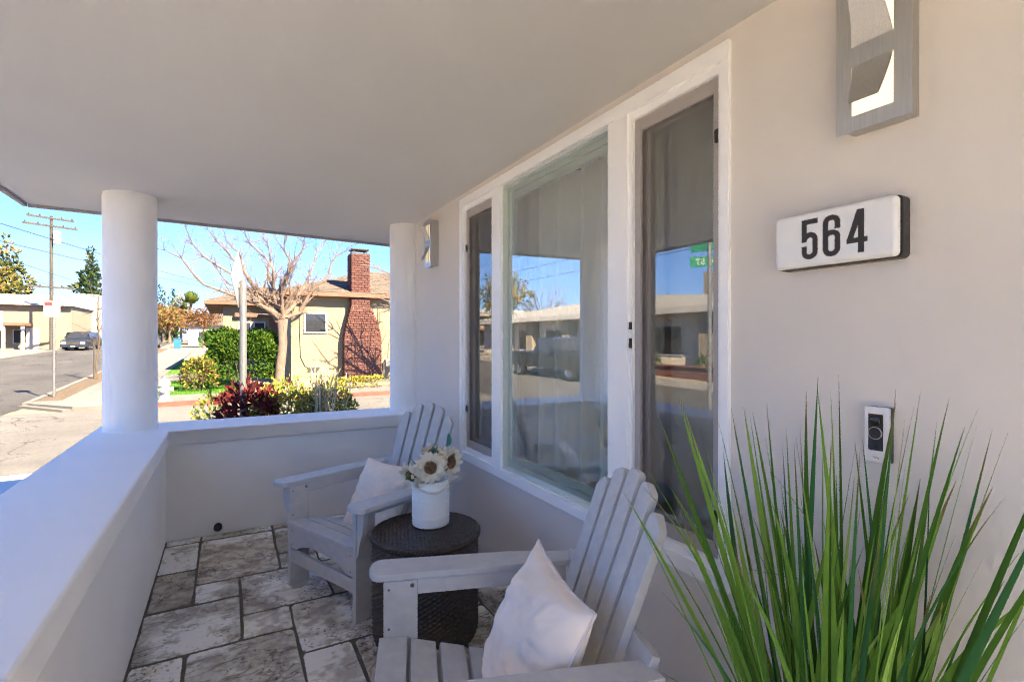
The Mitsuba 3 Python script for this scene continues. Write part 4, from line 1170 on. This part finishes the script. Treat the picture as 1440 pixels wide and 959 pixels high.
hy = thing('fire_hydrant', 'white fire hydrant by the red kerb', 'hydrant')
MH = frame((-1.60, 17.45, tz(17.45) + 0.11), (1, 0, 0), (0, 1, 0), (0, 0, 1))
put(hy, 'barrel', place(lathe([(0.19, 0), (0.19, 0.04), (0.13, 0.05), (0.12, 0.42), (0.16, 0.45), (0.16, 0.49), (0.125, 0.51)], 24), MH), 'white_paint', smooth=40)
put(hy, 'cap', place(lathe([(0.15, 0.51), (0.15, 0.535), (0.12, 0.60), (0.06, 0.645), (0.03, 0.65), (0.03, 0.69), (0, 0.69)], 24), MH), 'white_paint', smooth=40)
for d_ in ((1, 0, 0), (-1, 0, 0), (0, -1, 0)):
    d_ = np.array(d_, float)
    put(hy, 'outlet', place(lathe([(0.06, 0.08), (0.06, 0.17), (0.075, 0.17), (0.075, 0.22), (0, 0.22)], 16), MH @ frame((0, 0, 0.34), unit(np.cross((0, 0, 1), d_)), (0, 0, 1) if False else np.cross(d_, unit(np.cross((0, 0, 1), d_))), d_)), 'white_paint', smooth=40)

up_ = thing('utility_pole', 'tall wooden utility pole with two crossarms and a white transformer across the street', 'utility pole')
UX, UY = -12.95, 56.0
uz0 = float(tz(UY))
put(up_, 'pole', tube([(UX, UY, uz0), (UX, UY, 6.0), (UX, UY, 11.7)], [0.155, 0.13, 0.10], 14), 'pole_wood', smooth=40)
arms = [(11.5, 1.5), (10.85, 1.75), (5.75, 1.5)]
ad = unit((1, 0.5, 0))
for z, L in arms:
    M = frame((UX, UY - 0.12, z), ad, np.cross((0, 0, 1), ad), (0, 0, 1))
    a = put(up_, 'crossarm', place(box(-L, L, -0.07, 0.05, -0.07, 0.07), M), 'pole_wood')
    put(a, 'insulators', place(cat(*[place(lathe([(0.04, 0.07), (0.06, 0.12), (0.03, 0.22), (0, 0.22)], 8), frame((u, 0, 0), (1, 0, 0), (0, 1, 0), (0, 0, 1))) for u in np.linspace(-L * 0.92, L * 0.92, 5)]), M), 'dark_metal', kind='stuff')
put(up_, 'transformer', place(lathe([(0, -0.55), (0.24, -0.55), (0.26, -0.5), (0.26, 0.45), (0.2, 0.55), (0, 0.58)], 18), frame((UX + 0.42, UY - 0.25, 9.9), (1, 0, 0), (0, 1, 0), (0, 0, 1))), 'white_paint', smooth=40)
put(up_, 'bracket', box(UX, UX + 0.2, UY - 0.25, UY - 0.15, 9.8, 9.9), 'dark_metal')


def wire(a, b, sag, label, r=0.018, group='overhead wires'):
    s = np.linspace(0, 1, 24)[:, None]
    p = np.array(a) * (1 - s) + np.array(b) * s - np.array([0, 0, sag]) * 4 * s * (1 - s)
    put(None, 'overhead_wire', tube(p, r, 4, False), 'dark_metal', label=label, cat='wire', group=group)


tipa = lambda z, u: np.array([UX, UY - 0.12, z + 0.2]) + ad * u
wire(px_at(-70, 292, 36), px_at(330, 407, 80), 0.3, 'overhead wire crossing the sky left of the front column from the pole top', 0.022)
wire(px_at(-70, 322, 36), px_at(330, 411, 80), 0.2, 'second overhead wire below the uppermost one', 0.018)
wire(tipa(5.7, 0.6), px_at(330, 470, 66), 0.2, 'low wire from the lower crossarm across the street', 0.022)
for u, z, w_ in ((-1.3, 5.2, 'lowest'), (0.0, 5.7, 'middle'), (1.3, 6.3, 'highest')):
    wire(tipa(z, u), np.array([-12.4 + 0.3 * u, -40, z + 0.4]), 0.4, f'{w_} of the three wires mirrored in the middle window', 0.016, 'wires along the main street')

sap = thing('sapling', 'thin young street tree on a stake in the verge behind the front column', 'tree')
rs = np.random.RandomState(51)
sb = np.array([-4.62, 26.0, -0.19])
put(sap, 'trunk', tube(wander(sb, sb + (0.05, 0, 3.2), 7, 0.02, rs), np.linspace(0.035, 0.012, 7), 8), 'bark_dark', smooth=True)
tw_ = []
for _ in range(34):
    p0 = sb + np.array([0.03, 0, rs.uniform(1.3, 3.1)])
    tw_.append(tube(wander(p0, p0 + unit(rs.normal(size=3) + (0, 0, 0.9)) * rs.uniform(0.4, 1.1), 5, 0.06, rs), np.linspace(0.012, 0.005, 5), 4, False))
put(sap, 'twigs', cat(*tw_), 'bark_dark', kind='stuff')
put(sap, 'stake', tube([(sb[0] - 0.1, sb[1], sb[2]), (sb[0] - 0.1, sb[1], 1.35)], 0.03, 6), 'pole_wood')
rs_ = thing('road_sign', 'small white sign on a thin post across the main street', 'sign')
rx_, ry_ = -13.6, 47.0
put(rs_, 'post', tube([(rx_, ry_, tz(ry_)), (rx_, ry_, 3.3)], 0.05, 8), 'galvanized')
put(rs_, 'plate', box(rx_ - 0.24, rx_ + 0.24, ry_ - 0.08, ry_ - 0.055, 2.0, 3.3), 'white_paint')

# green street name signs on their own pole at the near corner (seen mirrored in the window)
gs_ = thing('street_name_sign', 'green street name signs on a pole, mirrored in the window nearest the house number', 'sign')
gx_, gy_ = -5.15, 6.72
put(gs_, 'pole', tube([(gx_, gy_, -0.45), (gx_, gy_, 3.35)], 0.04, 12), 'galvanized', smooth=40)
for z, ang_, txt in ((2.90, 0.86, 'ELM ST'), (3.20, 0.86 + 0.35, '')):
    ex = np.array([math.cos(ang_), math.sin(ang_), 0])
    M = frame((gx_, gy_, z), ex, (0, 0, 1), np.cross(ex, (0, 0, 1)))
    p = put(gs_, 'name_plate', place(prism(rrect(0.36, 0.10, 0.02), -0.004, 0.004), M), 'sign_green')
    if txt:
        m = meshkit.text_mesh(txt, 0.105, 0.001, True)
        m.apply_translation((-(m.bounds[0][0] + m.bounds[1][0]) / 2, -0.052, 0.0045))
        put(p, 'lettering', place(m, M), 'white_paint')

# ------------------------------------------------------------------ vehicles


def vehicle(name, label, x, y, deg, z, W, low, cabin, wheels, wr, paint, cab_in=0.16, truck=False):
    """low, cabin: side outlines (forward, up) of the body and the greenhouse; front is +forward."""
    c, s = math.cos(math.radians(deg)), math.sin(math.radians(deg))
    M = frame((x, y, z), (c, s, 0), (-s, c, 0), (0, 0, 1))
    t = thing(name, label, 'pickup truck' if truck else 'car')
    S = lambda poly, y0, y1, b: place(prism(poly, -y1, -y0, b, 2), frame((0, 0, 0), (1, 0, 0), (0, 0, 1), (0, -1, 0)))
    put(t, 'body', place(S(low, -W / 2, W / 2, 0.06), M), paint, smooth=40)
    q = np.array(cabin)
    n = len(q)
    zb, zt = q[:, 1].min(), q[:, 1].max()
    v = []
    for sgn in (-1, 1):
        for a, b in q:
            v.append((a, sgn * (W / 2 - 0.03 - cab_in * (b - zb) / (zt - zb)), b))
    f = [(i, (i + 1) % n, n + (i + 1) % n) for i in range(n)] + [(i, n + (i + 1) % n, n + i) for i in range(n)]
    _, tri = trimesh.creation.triangulate_polygon(sg.Polygon(q), engine='earcut')
    f += [tuple(r) for r in tri] + [tuple(n + r[::-1]) for r in tri]
    cm = trimesh.Trimesh(v, f, process=True)
    trimesh.repair.fix_normals(cm)
    put(t, 'cabin', place(cm, M), paint, smooth=30)
    # windows: panels a little proud of the cabin
    xr, xf = q[q[:, 1] < zb + 0.01][:, 0].min(), q[q[:, 1] < zb + 0.01][:, 0].max()
    tr, tf = q[q[:, 1] > zt - 0.08][:, 0].min(), q[q[:, 1] > zt - 0.08][:, 0].max()
    z1, z2 = zb + 0.06, zt - 0.09
    fr = lambda a, b, k: a + (b - a) * k
    hw = lambda zz: W / 2 - 0.03 - cab_in * (zz - zb) / (zt - zb) + 0.006
    k1, k2 = (z1 - zb) / (zt - zb), (z2 - zb) / (zt - zb)

    def quad(p):
        m = trimesh.Trimesh(p, [(0, 1, 2), (0, 2, 3)], process=False)
        return m
    put(t, 'windscreen', place(quad([(fr(xf, tf, k1) + 0.012, -hw(z1) + 0.1, z1), (fr(xf, tf, k1) + 0.012, hw(z1) - 0.1, z1), (fr(xf, tf, k2) + 0.012, hw(z2) - 0.1, z2), (fr(xf, tf, k2) + 0.012, -hw(z2) + 0.1, z2)]), M), 'window_dark')
    mid = (xr + xf) / 2
    for sgn in (-1, 1):
        for a0, a1, b0, b1 in ((mid + 0.05, fr(xf, tf, k1) - 0.12, mid + 0.05, fr(xf, tf, k2) - 0.12), (fr(xr, tr, k1) + 0.12, mid - 0.05, fr(xr, tr, k2) + 0.12, mid - 0.05)):
            put(t, 'side_window', place(quad([(a0, sgn * hw(z1), z1), (a1, sgn * hw(z1), z1), (b1, sgn * hw(z2), z2), (b0, sgn * hw(z2), z2)]), M), 'window_dark')
        put(t, 'mirror', place(bbox(fr(xf, tf, 0.3) - 0.45, fr(xf, tf, 0.3) - 0.30, *sorted((sgn * (W / 2 + 0.02), sgn * (W / 2 + 0.2))), zb + 0.02, zb + 0.2, 0.02), M), paint)
    for wx in wheels:
        for sgn in (-1, 1):
            R = frame((wx, sgn * (W / 2 - 0.11), wr), (1, 0, 0), (0, 0, sgn), (0, -sgn, 0)) if False else frame((wx, sgn * (W / 2 - 0.11), wr), (sgn, 0, 0), (0, 0, 1), (0, -sgn * 1.0, 0)) 
            tyre = lathe([(0, -0.11), (wr - 0.03, -0.11), (wr, -0.08), (wr, 0.08), (wr - 0.03, 0.125), (wr * 0.64, 0.13), (wr * 0.62, 0.10)], 28)
            Rw = frame((wx, sgn * (W / 2 - 0.115), wr), (sgn * 1.0, 0, 0), (0, 0, -1), (0, sgn * 1.0, 0))
            k = put(t, 'wheel', place(place(tyre, Rw), M), 'tyre', smooth=40)
            put(k, 'rim', place(place(lathe([(0, 0.12), (wr * 0.2, 0.12), (wr * 0.5, 0.095), (wr * 0.63, 0.12)], 20), Rw), M), 'chrome', smooth=30)
    L = max(a for a, b in low)
    hz = 0.62 * max(b for a, b in low if a > L - 0.3)
    for sgn in (-1, 1):
        put(t, 'headlight', place(bbox(L - 0.12, L + 0.012, *sorted((sgn * (W / 2 - 0.42), sgn * (W / 2 - 0.08))), hz + 0.04, hz + 0.22, 0.02), M), 'lamp_glass')
    g = put(t, 'grille', place(bbox(L - 0.1, L + 0.010, -W / 2 + 0.46, W / 2 - 0.46, hz - 0.02, hz + 0.22, 0.015), M), 'chrome' if truck else 'dark_metal')
    put(t, 'bumper', place(bbox(L - 0.15, L + 0.05, -W / 2 + 0.03, W / 2 - 0.03, hz - 0.26, hz - 0.06, 0.03), M), 'chrome' if truck else paint)
    put(t, 'number_plate', place(box(L + 0.051, L + 0.058, -0.16, 0.16, hz - 0.2, hz - 0.1), M), 'white_paint')
    return t


suv_low = [(-2.2, 0.32), (2.1, 0.28), (2.2, 0.45), (2.18, 0.80), (1.0, 1.02), (-2.15, 1.05), (-2.25, 0.6)]
suv_cab = [(-2.05, 1.05), (1.05, 1.02), (0.25, 1.58), (-0.4, 1.66), (-1.7, 1.62)]
vehicle('parked_car', 'dark blue car parked facing us on the far side of the main street', -11.75, 60.0, -95, float(tz(60.0)), 1.84, suv_low, suv_cab, (-1.35, 1.4), 0.34, 'car_blue')
vehicle('parked_car', 'dark car parked at the near kerb, half hidden behind the front column', -7.15, 62.5, 88, float(tz(62.5)), 1.80, suv_low, suv_cab, (-1.35, 1.4), 0.33, 'car_blue')
tr_low = [(-2.95, 0.55), (-2.3, 0.50), (2.6, 0.42), (2.85, 0.5), (2.85, 1.12), (1.35, 1.22), (1.3, 1.25), (-0.75, 1.25), (-0.78, 1.23), (-2.95, 1.23)]
tr_cab = [(-0.80, 1.24), (1.45, 1.24), (0.75, 1.86), (0.4, 1.92), (-0.55, 1.90)]
vehicle('pickup_truck', 'black pickup truck parked across the main street, mirrored in the middle window', -11.0, 20.3, -95, float(tz(20.3)), 1.98, tr_low, tr_cab, (-1.95, 1.85), 0.40, 'truck_black', truck=True)


def bin_(label, x, y, m):
    t = thing('wheelie_bin', label, 'bin')
    z = float(tz(y)) + 0.05
    put(t, 'body', trimesh.Trimesh(*(lambda b: (np.where(b.vertices[:, 2:3] < z + 0.3, (b.vertices - (x, y, 0)) * (0.8, 0.8, 1) + (x, y, 0), b.vertices), b.faces))(box(x - 0.3, x + 0.3, y - 0.35, y + 0.35, z + 0.05, z + 0.95)), process=False), m)
    put(t, 'lid', bbox(x - 0.33, x + 0.33, y - 0.4, y + 0.38, z + 0.951, z + 1.03, 0.02), m)
    w = place(lathe([(0, -0.03), (0.1, -0.03), (0.1, 0.03), (0, 0.03)], 12), frame((x - 0.25, y + 0.3, z + 0.1), (0, 1, 0), (0, 0, 1), (1, 0, 0)))
    put(t, 'wheel', w, 'tyre')


bin_('blue wheelie bin on the far sidewalk', -4.3, 58.5, 'bin_blue')
bin_('green wheelie bin near the round brown tree', -2.55, 64.0, 'bin_green')
bin_('blue bin across the street at the left picture edge', -12.9, 42.6, 'bin_blue')

# ------------------------------------------------------------------ buildings across the street and beyond
bb = thing('flat_roof_building', 'beige shop building with a pale sloping roof across the main street', 'building')
put(bb, 'wall', box(-45, -12.9, 62, 78, 0.3, 4.5), 'wall_beige')
put(bb, 'roof', hip(-46, -12.7, 61.3, 79, 4.51, 6.0, -40, -15.5, 70), 'roof_pale')
put(bb, 'canopy', box(-40, -15.6, 59.6, 61.99, 2.6, 2.85), 'fascia_brown')
for x in np.arange(-19.5, -15.5, 1.25):
    k = put(bb, 'canopy_post', box(x - 0.1, x + 0.1, 59.7, 59.9, 0.3, 2.599), 'white_paint')
for x in (-18.9, -17.0):
    house_window(bb, x, x + 1.0, 62, 1.0, 2.3)
put(bb, 'door', box(-16.1, -15.2, 61.93, 61.998, 0.4, 2.5), 'white_paint')
wb = thing('white_building', 'plain white building right of the beige shop', 'building')
put(wb, 'wall', box(-14.6, -12.45, 70, 80, 0.3, 6.1), 'white_paint')
put(wb, 'parapet_coping', box(-14.65, -12.4, 69.9, 80.1, 6.101, 6.25), 'white_paint')
put(wb, 'utility_pipe', tube([(-14.7, 69.8, 0.4), (-14.7, 69.8, 5.6)], 0.06, 6), 'dark_metal')
wh = thing('white_house', 'small white house behind the round brown tree at the end of the sidewalk', 'house')
put(wh, 'wall', box(-4.2, 2.5, 72, 80, 0.4, 3.1), 'white_paint')
put(wh, 'roof', hip(-4.7, 3, 71.4, 80.6, 3.11, 4.6, -2, 0.5, 76), 'shingle')
house_window(wh, -3.2, -2.2, 72, 1.2, 2.4)
house_window(wh, -1.2, -0.2, 72, 1.2, 2.4)

# house across the main street (mirrored in the windows)
ah = thing('bungalow_across', 'low bungalow with a wide white fascia across the main street, mirrored in the windows', 'house')
AX = -18.5
put(ah, 'wall', box(-28, AX, 11, 44, -0.6, 2.75), 'wall_pale')
put(ah, 'roof', shingled(-29, AX + 1.3, 10.2, 45, 3.05, 4.6, -24, -22.5, 28, 10, 0.04), 'roof_pale')
put(ah, 'fascia', box(-29, AX + 1.3, 10.2, 45, 2.76, 3.045), 'white_paint')
for y in (17.0, 25.0, 29.0, 34.0, 38.0):
    put(ah, 'pillar', box(AX + 0.05, AX + 0.7, y, y + 0.9, -0.6, 2.755), 'wall_beige')
for y0, y1 in ((12.5, 15.5), (19.5, 23.0), (30.5, 33.0), (35.5, 37.2)):
    k = put(ah, 'window', box(AX + 0.002, AX + 0.05, y0, y1, 0.5, 2.2), 'white_paint')
    put(k, 'pane', box(AX + 0.0505, AX + 0.06, y0 + 0.1, y1 - 0.1, 0.6, 2.1), 'window_dark')
put(ah, 'garage_door', box(AX + 0.002, AX + 0.06, 25.95, 28.9, -0.4, 2.1), 'white_paint')
put(ah, 'chimney', box(-24.3, -23.0, 20.5, 22.0, 4.0, 5.6), 'wall_beige')
pw = thing('brick_planter', 'low red brick planter wall before the bungalow across the street', 'planter')
put(pw, 'wall', box(-16.6, -16.2, 11, 24.5, -0.6, 0.05), 'brick_red')
put(pw, 'coping', box(-16.7, -16.1, 10.9, 24.6, 0.051, 0.12), 'brick_red')
for i, (y, r) in enumerate(((13.0, 0.45), (15.2, 0.6), (17.0, 0.4), (20.5, 0.55), (27.2, 0.6), (31.0, 0.8))):
    shrub('planter_bush', ['round dark bush at the near end of the brick planter', 'larger dark bush second in the brick planter', 'small bush third in the brick planter', 'dark bush fourth in the brick planter', 'dark bush by the garage of the bungalow across', 'large dark bush right of the bungalow garage'][i], -17.1, y, -0.45 if y < 25 else -0.3, r, r, 0.75 + r * 0.6, (('leaves', 'hedge_leaf', 420, 0.13),), 70 + i, stems=3)

# ------------------------------------------------------------------ trees


def tree(name, label, x, y, h, r, mats, seed, n=1700, leaf=0.5, form='round', trunk=0.25, base=0.25, cat_='tree'):
    rs = np.random.RandomState(seed)
    t = thing(name, label, cat_)
    z0 = float(tz(y)) - 0.05
    put(t, 'trunk', tube(wander(np.array([x, y, z0]), np.array([x, y, z0 + h * (0.9 if form == 'cone' else 0.62)]), 6, 0.015, rs), np.linspace(trunk, trunk * 0.3, 6), 8), 'bark_grey', smooth=True)
    br = []
    for _ in range(12):
        p0 = np.array([x, y, z0 + h * rs.uniform(base, 0.6)])
        br.append(tube(wander(p0, p0 + unit(rs.normal(size=3) * (1, 1, 0.3) + (0, 0, 0.5)) * r * 0.75, 5, 0.05, rs), np.linspace(trunk * 0.35, 0.03, 5), 5, False))
    put(t, 'branches', cat(*br), 'bark_grey')
    lumps = []
    nl = 26
    for i in range(nl):
        if form == 'cone':
            k = (i + rs.uniform()) / nl
            a = i * 2.4
            rr = r * (1 - k) ** 0.8 * rs.uniform(0.35, 0.8)
            lumps.append((x + rr * math.cos(a), y + rr * math.sin(a), z0 + h * (base + (1 - base) * k), max(0.25, r * (1 - k) ** 0.8 * 0.55), 0.6))
        elif form == 'column':
            k = (i + rs.uniform()) / nl
            lumps.append((x + rs.normal() * r * 0.2, y + rs.normal() * r * 0.2, z0 + h * (0.04 + 0.96 * k), r * (0.9 * (1 - k ** 2.5) + 0.12), 1.2))
        else:
            d = unit(rs.normal(size=3))
            q = rs.uniform(0.3, 0.85)
            lumps.append((x + d[0] * r * q, y + d[1] * r * q, z0 + h * (base + 1) / 2 + d[2] * h * (1 - base) / 2 * q, r * rs.uniform(0.28, 0.5), 0.8))
    lumps = np.array(lumps)
    per = np.maximum(8, (n * lumps[:, 3] ** 2 / (lumps[:, 3] ** 2).sum())).astype(int)
    C, O = [], []
    for L, k in zip(lumps, per):
        d = rs.normal(size=(k, 3))
        d /= np.linalg.norm(d, axis=1, keepdims=True)
        C.append(L[:3] + d * L[3] * rs.uniform(0.5, 1.1, (k, 1)) * (1, 1, L[4]))
        O.append(d)
    C, O = np.vstack(C), np.vstack(O)
    pick = rs.randint(len(mats), size=len(C))
    pick = np.where(rs.uniform(size=len(C)) < 0.6, (meshkit.noise(C * 0.55, seed) * len(mats) * 0.999).astype(int), pick)
    for i, m in enumerate(mats):
        s = pick == i
        if s.any():
            put(t, 'crown' if i == 0 else f'crown_{["gold", "tone", "shade"][i - 1]}', leaves(C[s], leaf, rs, up=0.1, asp=0.55, outward=O[s]), m, kind='stuff')
    return t


def bare(name, label, x, y, h, r, seed, m='bark_grey', n=26, fork=0.3):
    rs = np.random.RandomState(seed)
    t = thing(name, label, 'tree')
    z0 = float(tz(y)) - 0.05
    put(t, 'trunk', tube([(x, y, z0), (x, y, z0 + h * (fork + 0.05))], [0.16, 0.12] if fork > 0.4 else [0.22, 0.15], 8), m, smooth=True)
    tw = []
    for _ in range(n):
        a = np.array([x, y, z0 + h * rs.uniform(fork - 0.02, fork + 0.06)])
        d = unit(rs.normal(size=3) * (1, 1, 0.4) + (0, 0, 0.9 if fork < 0.4 else 1.3))
        e = a + d * (r * 0.9 + (h * (0.92 - fork) - r * 0.9) * max(0, d[2]) ** 2) * rs.uniform(0.75, 1.0)
        p = wander(a, e, 7, 0.05, rs)
        tw.append(tube(p, np.linspace(0.07, 0.015, 7), 5, False))
        for j in range(2, 7):
            for _ in range(3):
                tw.append(tube(wander(p[j], p[j] + unit(unit(e - a) + rs.normal(size=3) * 0.7) * rs.uniform(0.4, 1.2), 4, 0.05, rs), np.linspace(0.025, 0.01, 4), 3, False))
    put(t, 'twigs', cat(*tw), m, kind='stuff')


tree('gold_tree', 'tall golden and olive tree at the left picture edge behind the beige shop', -23.5, 84, 13.0, 3.6, ('gold_tree', 'olive_tree', 'conifer'), 81, 5200, 0.55, 'cone', base=0.12)
tree('conifer_tree', 'tall dark conifer just left of the front column', -15.9, 86, 12.6, 2.5, ('conifer', 'conifer', 'olive_tree'), 82, 3600, 0.55, 'cone', base=0.15)
tree('cypress_tree', 'slender dark cypress right of the front column, the left one of the pair', -11.6, 121, 11.2, 0.95, ('conifer',), 83, 900, 0.5, 'column')
tree('cypress_tree', 'slender dark cypress right of the front column, the right one of the pair', -9.7, 121, 10.4, 0.85, ('conifer',), 84, 900, 0.5, 'column')
tree('olive_tree', 'olive green tree far beyond the end of the street, left of the palm', -7.6, 112, 9.4, 1.9, ('olive_tree', 'gold_tree'), 85, 1100, 0.45)
tree('autumn_tree', 'low orange autumn tree at the far end of the street', -7.4, 88, 5.6, 2.2, ('gold_tree', 'rust_leaf'), 86, 1500, 0.38)
tree('autumn_tree', 'reddish brown tree just right of the front column, far down the street', -8.8, 95, 6.3, 2.4, ('rust_leaf', 'brown_tree', 'gold_tree'), 87, 1500, 0.38)
tree('autumn_tree', 'ochre tree far down the street, left of the round brown tree', -5.2, 92, 5.4, 1.9, ('gold_tree', 'brown_tree'), 88, 1200, 0.36)
tree('round_tree', 'round brown leafed tree with a dark trunk at the end of the sidewalk', -2.3, 62, 4.4, 1.6, ('brown_tree', 'rust_leaf'), 89, 1500, 0.24, base=0.45, trunk=0.14)
pt = thing('palm_tree', 'fan palm rising over the far trees right of the front column', 'tree')
pz = float(tz(108))
put(pt, 'trunk', tube([(-5.9, 108, pz), (-5.9, 108, 8.2)], [0.3, 0.22], 8), 'bark_grey')
rs = np.random.RandomState(90)
fr_ = []
for k in range(46):
    d = unit(rs.normal(size=3) + (0, 0, 0.35))
    m = petal(2.0, 0.35, -0.9, 6, 3)
    s = unit(np.cross(d, (0.01, 0, 1)))
    fr_.append(place(m, frame((-5.9, 108, 8.2), d, s, np.cross(d, s))))
put(pt, 'fronds', cat(*fr_), 'palm_leaf', kind='stuff')
tree('garden_tree', 'dark leafy tree behind the bungalow across the street, its dense one', -30, 21, 8.0, 3.2, ('olive_tree', 'conifer'), 91, 2200, 0.4)
tree('garden_tree', 'large leafy tree mirrored beside the front column in the middle window', -22, 46, 8.5, 2.8, ('olive_tree', 'gold_tree'), 92, 2000, 0.4)
tree('garden_tree', 'dark tree at the south end of the bungalow across the street', -30, 13, 7.5, 3.4, ('conifer', 'olive_tree'), 93, 2200, 0.4)
bare('leafless_tree', 'leafless grey tree behind the bungalow, mirrored in the middle window', -27, 47, 9.0, 3.4, 94)
bare('leafless_tree', 'leafless brownish tree mirrored beside the street name signs', -31, 24, 10.5, 3.6, 95, 'bark_dark')
bare('leafless_tree', 'leafless street tree standing right of the brick chimney, casting branch shadows on it', 7.0, 18.35, 7.2, 1.9, 98, n=13)
# the wooded skyline
rs = np.random.RandomState(97)
cs = []
for k in range(210):
    a = rs.uniform(-1.9, 0.85)
    R = rs.uniform(170, 260)
    x, y = R * math.sin(a), R * math.cos(a)
    hh = rs.uniform(4, 10)
    d = rs.normal(size=(130, 3))
    d /= np.linalg.norm(d, axis=1, keepdims=True)
    cs.append(np.array([x, y, float(tz(max(y, 0))) + hh * 0.5]) + d * (hh * 0.75, hh * 0.75, hh * 0.5) * rs.uniform(0.7, 1.05, (130, 1)))
cs = np.vstack(cs)
put(None, 'far_trees', leaves(cs, 2.0, rs, up=0.1, asp=0.6), 'olive_tree', kind='stuff', label='distant wooded skyline', cat='trees')
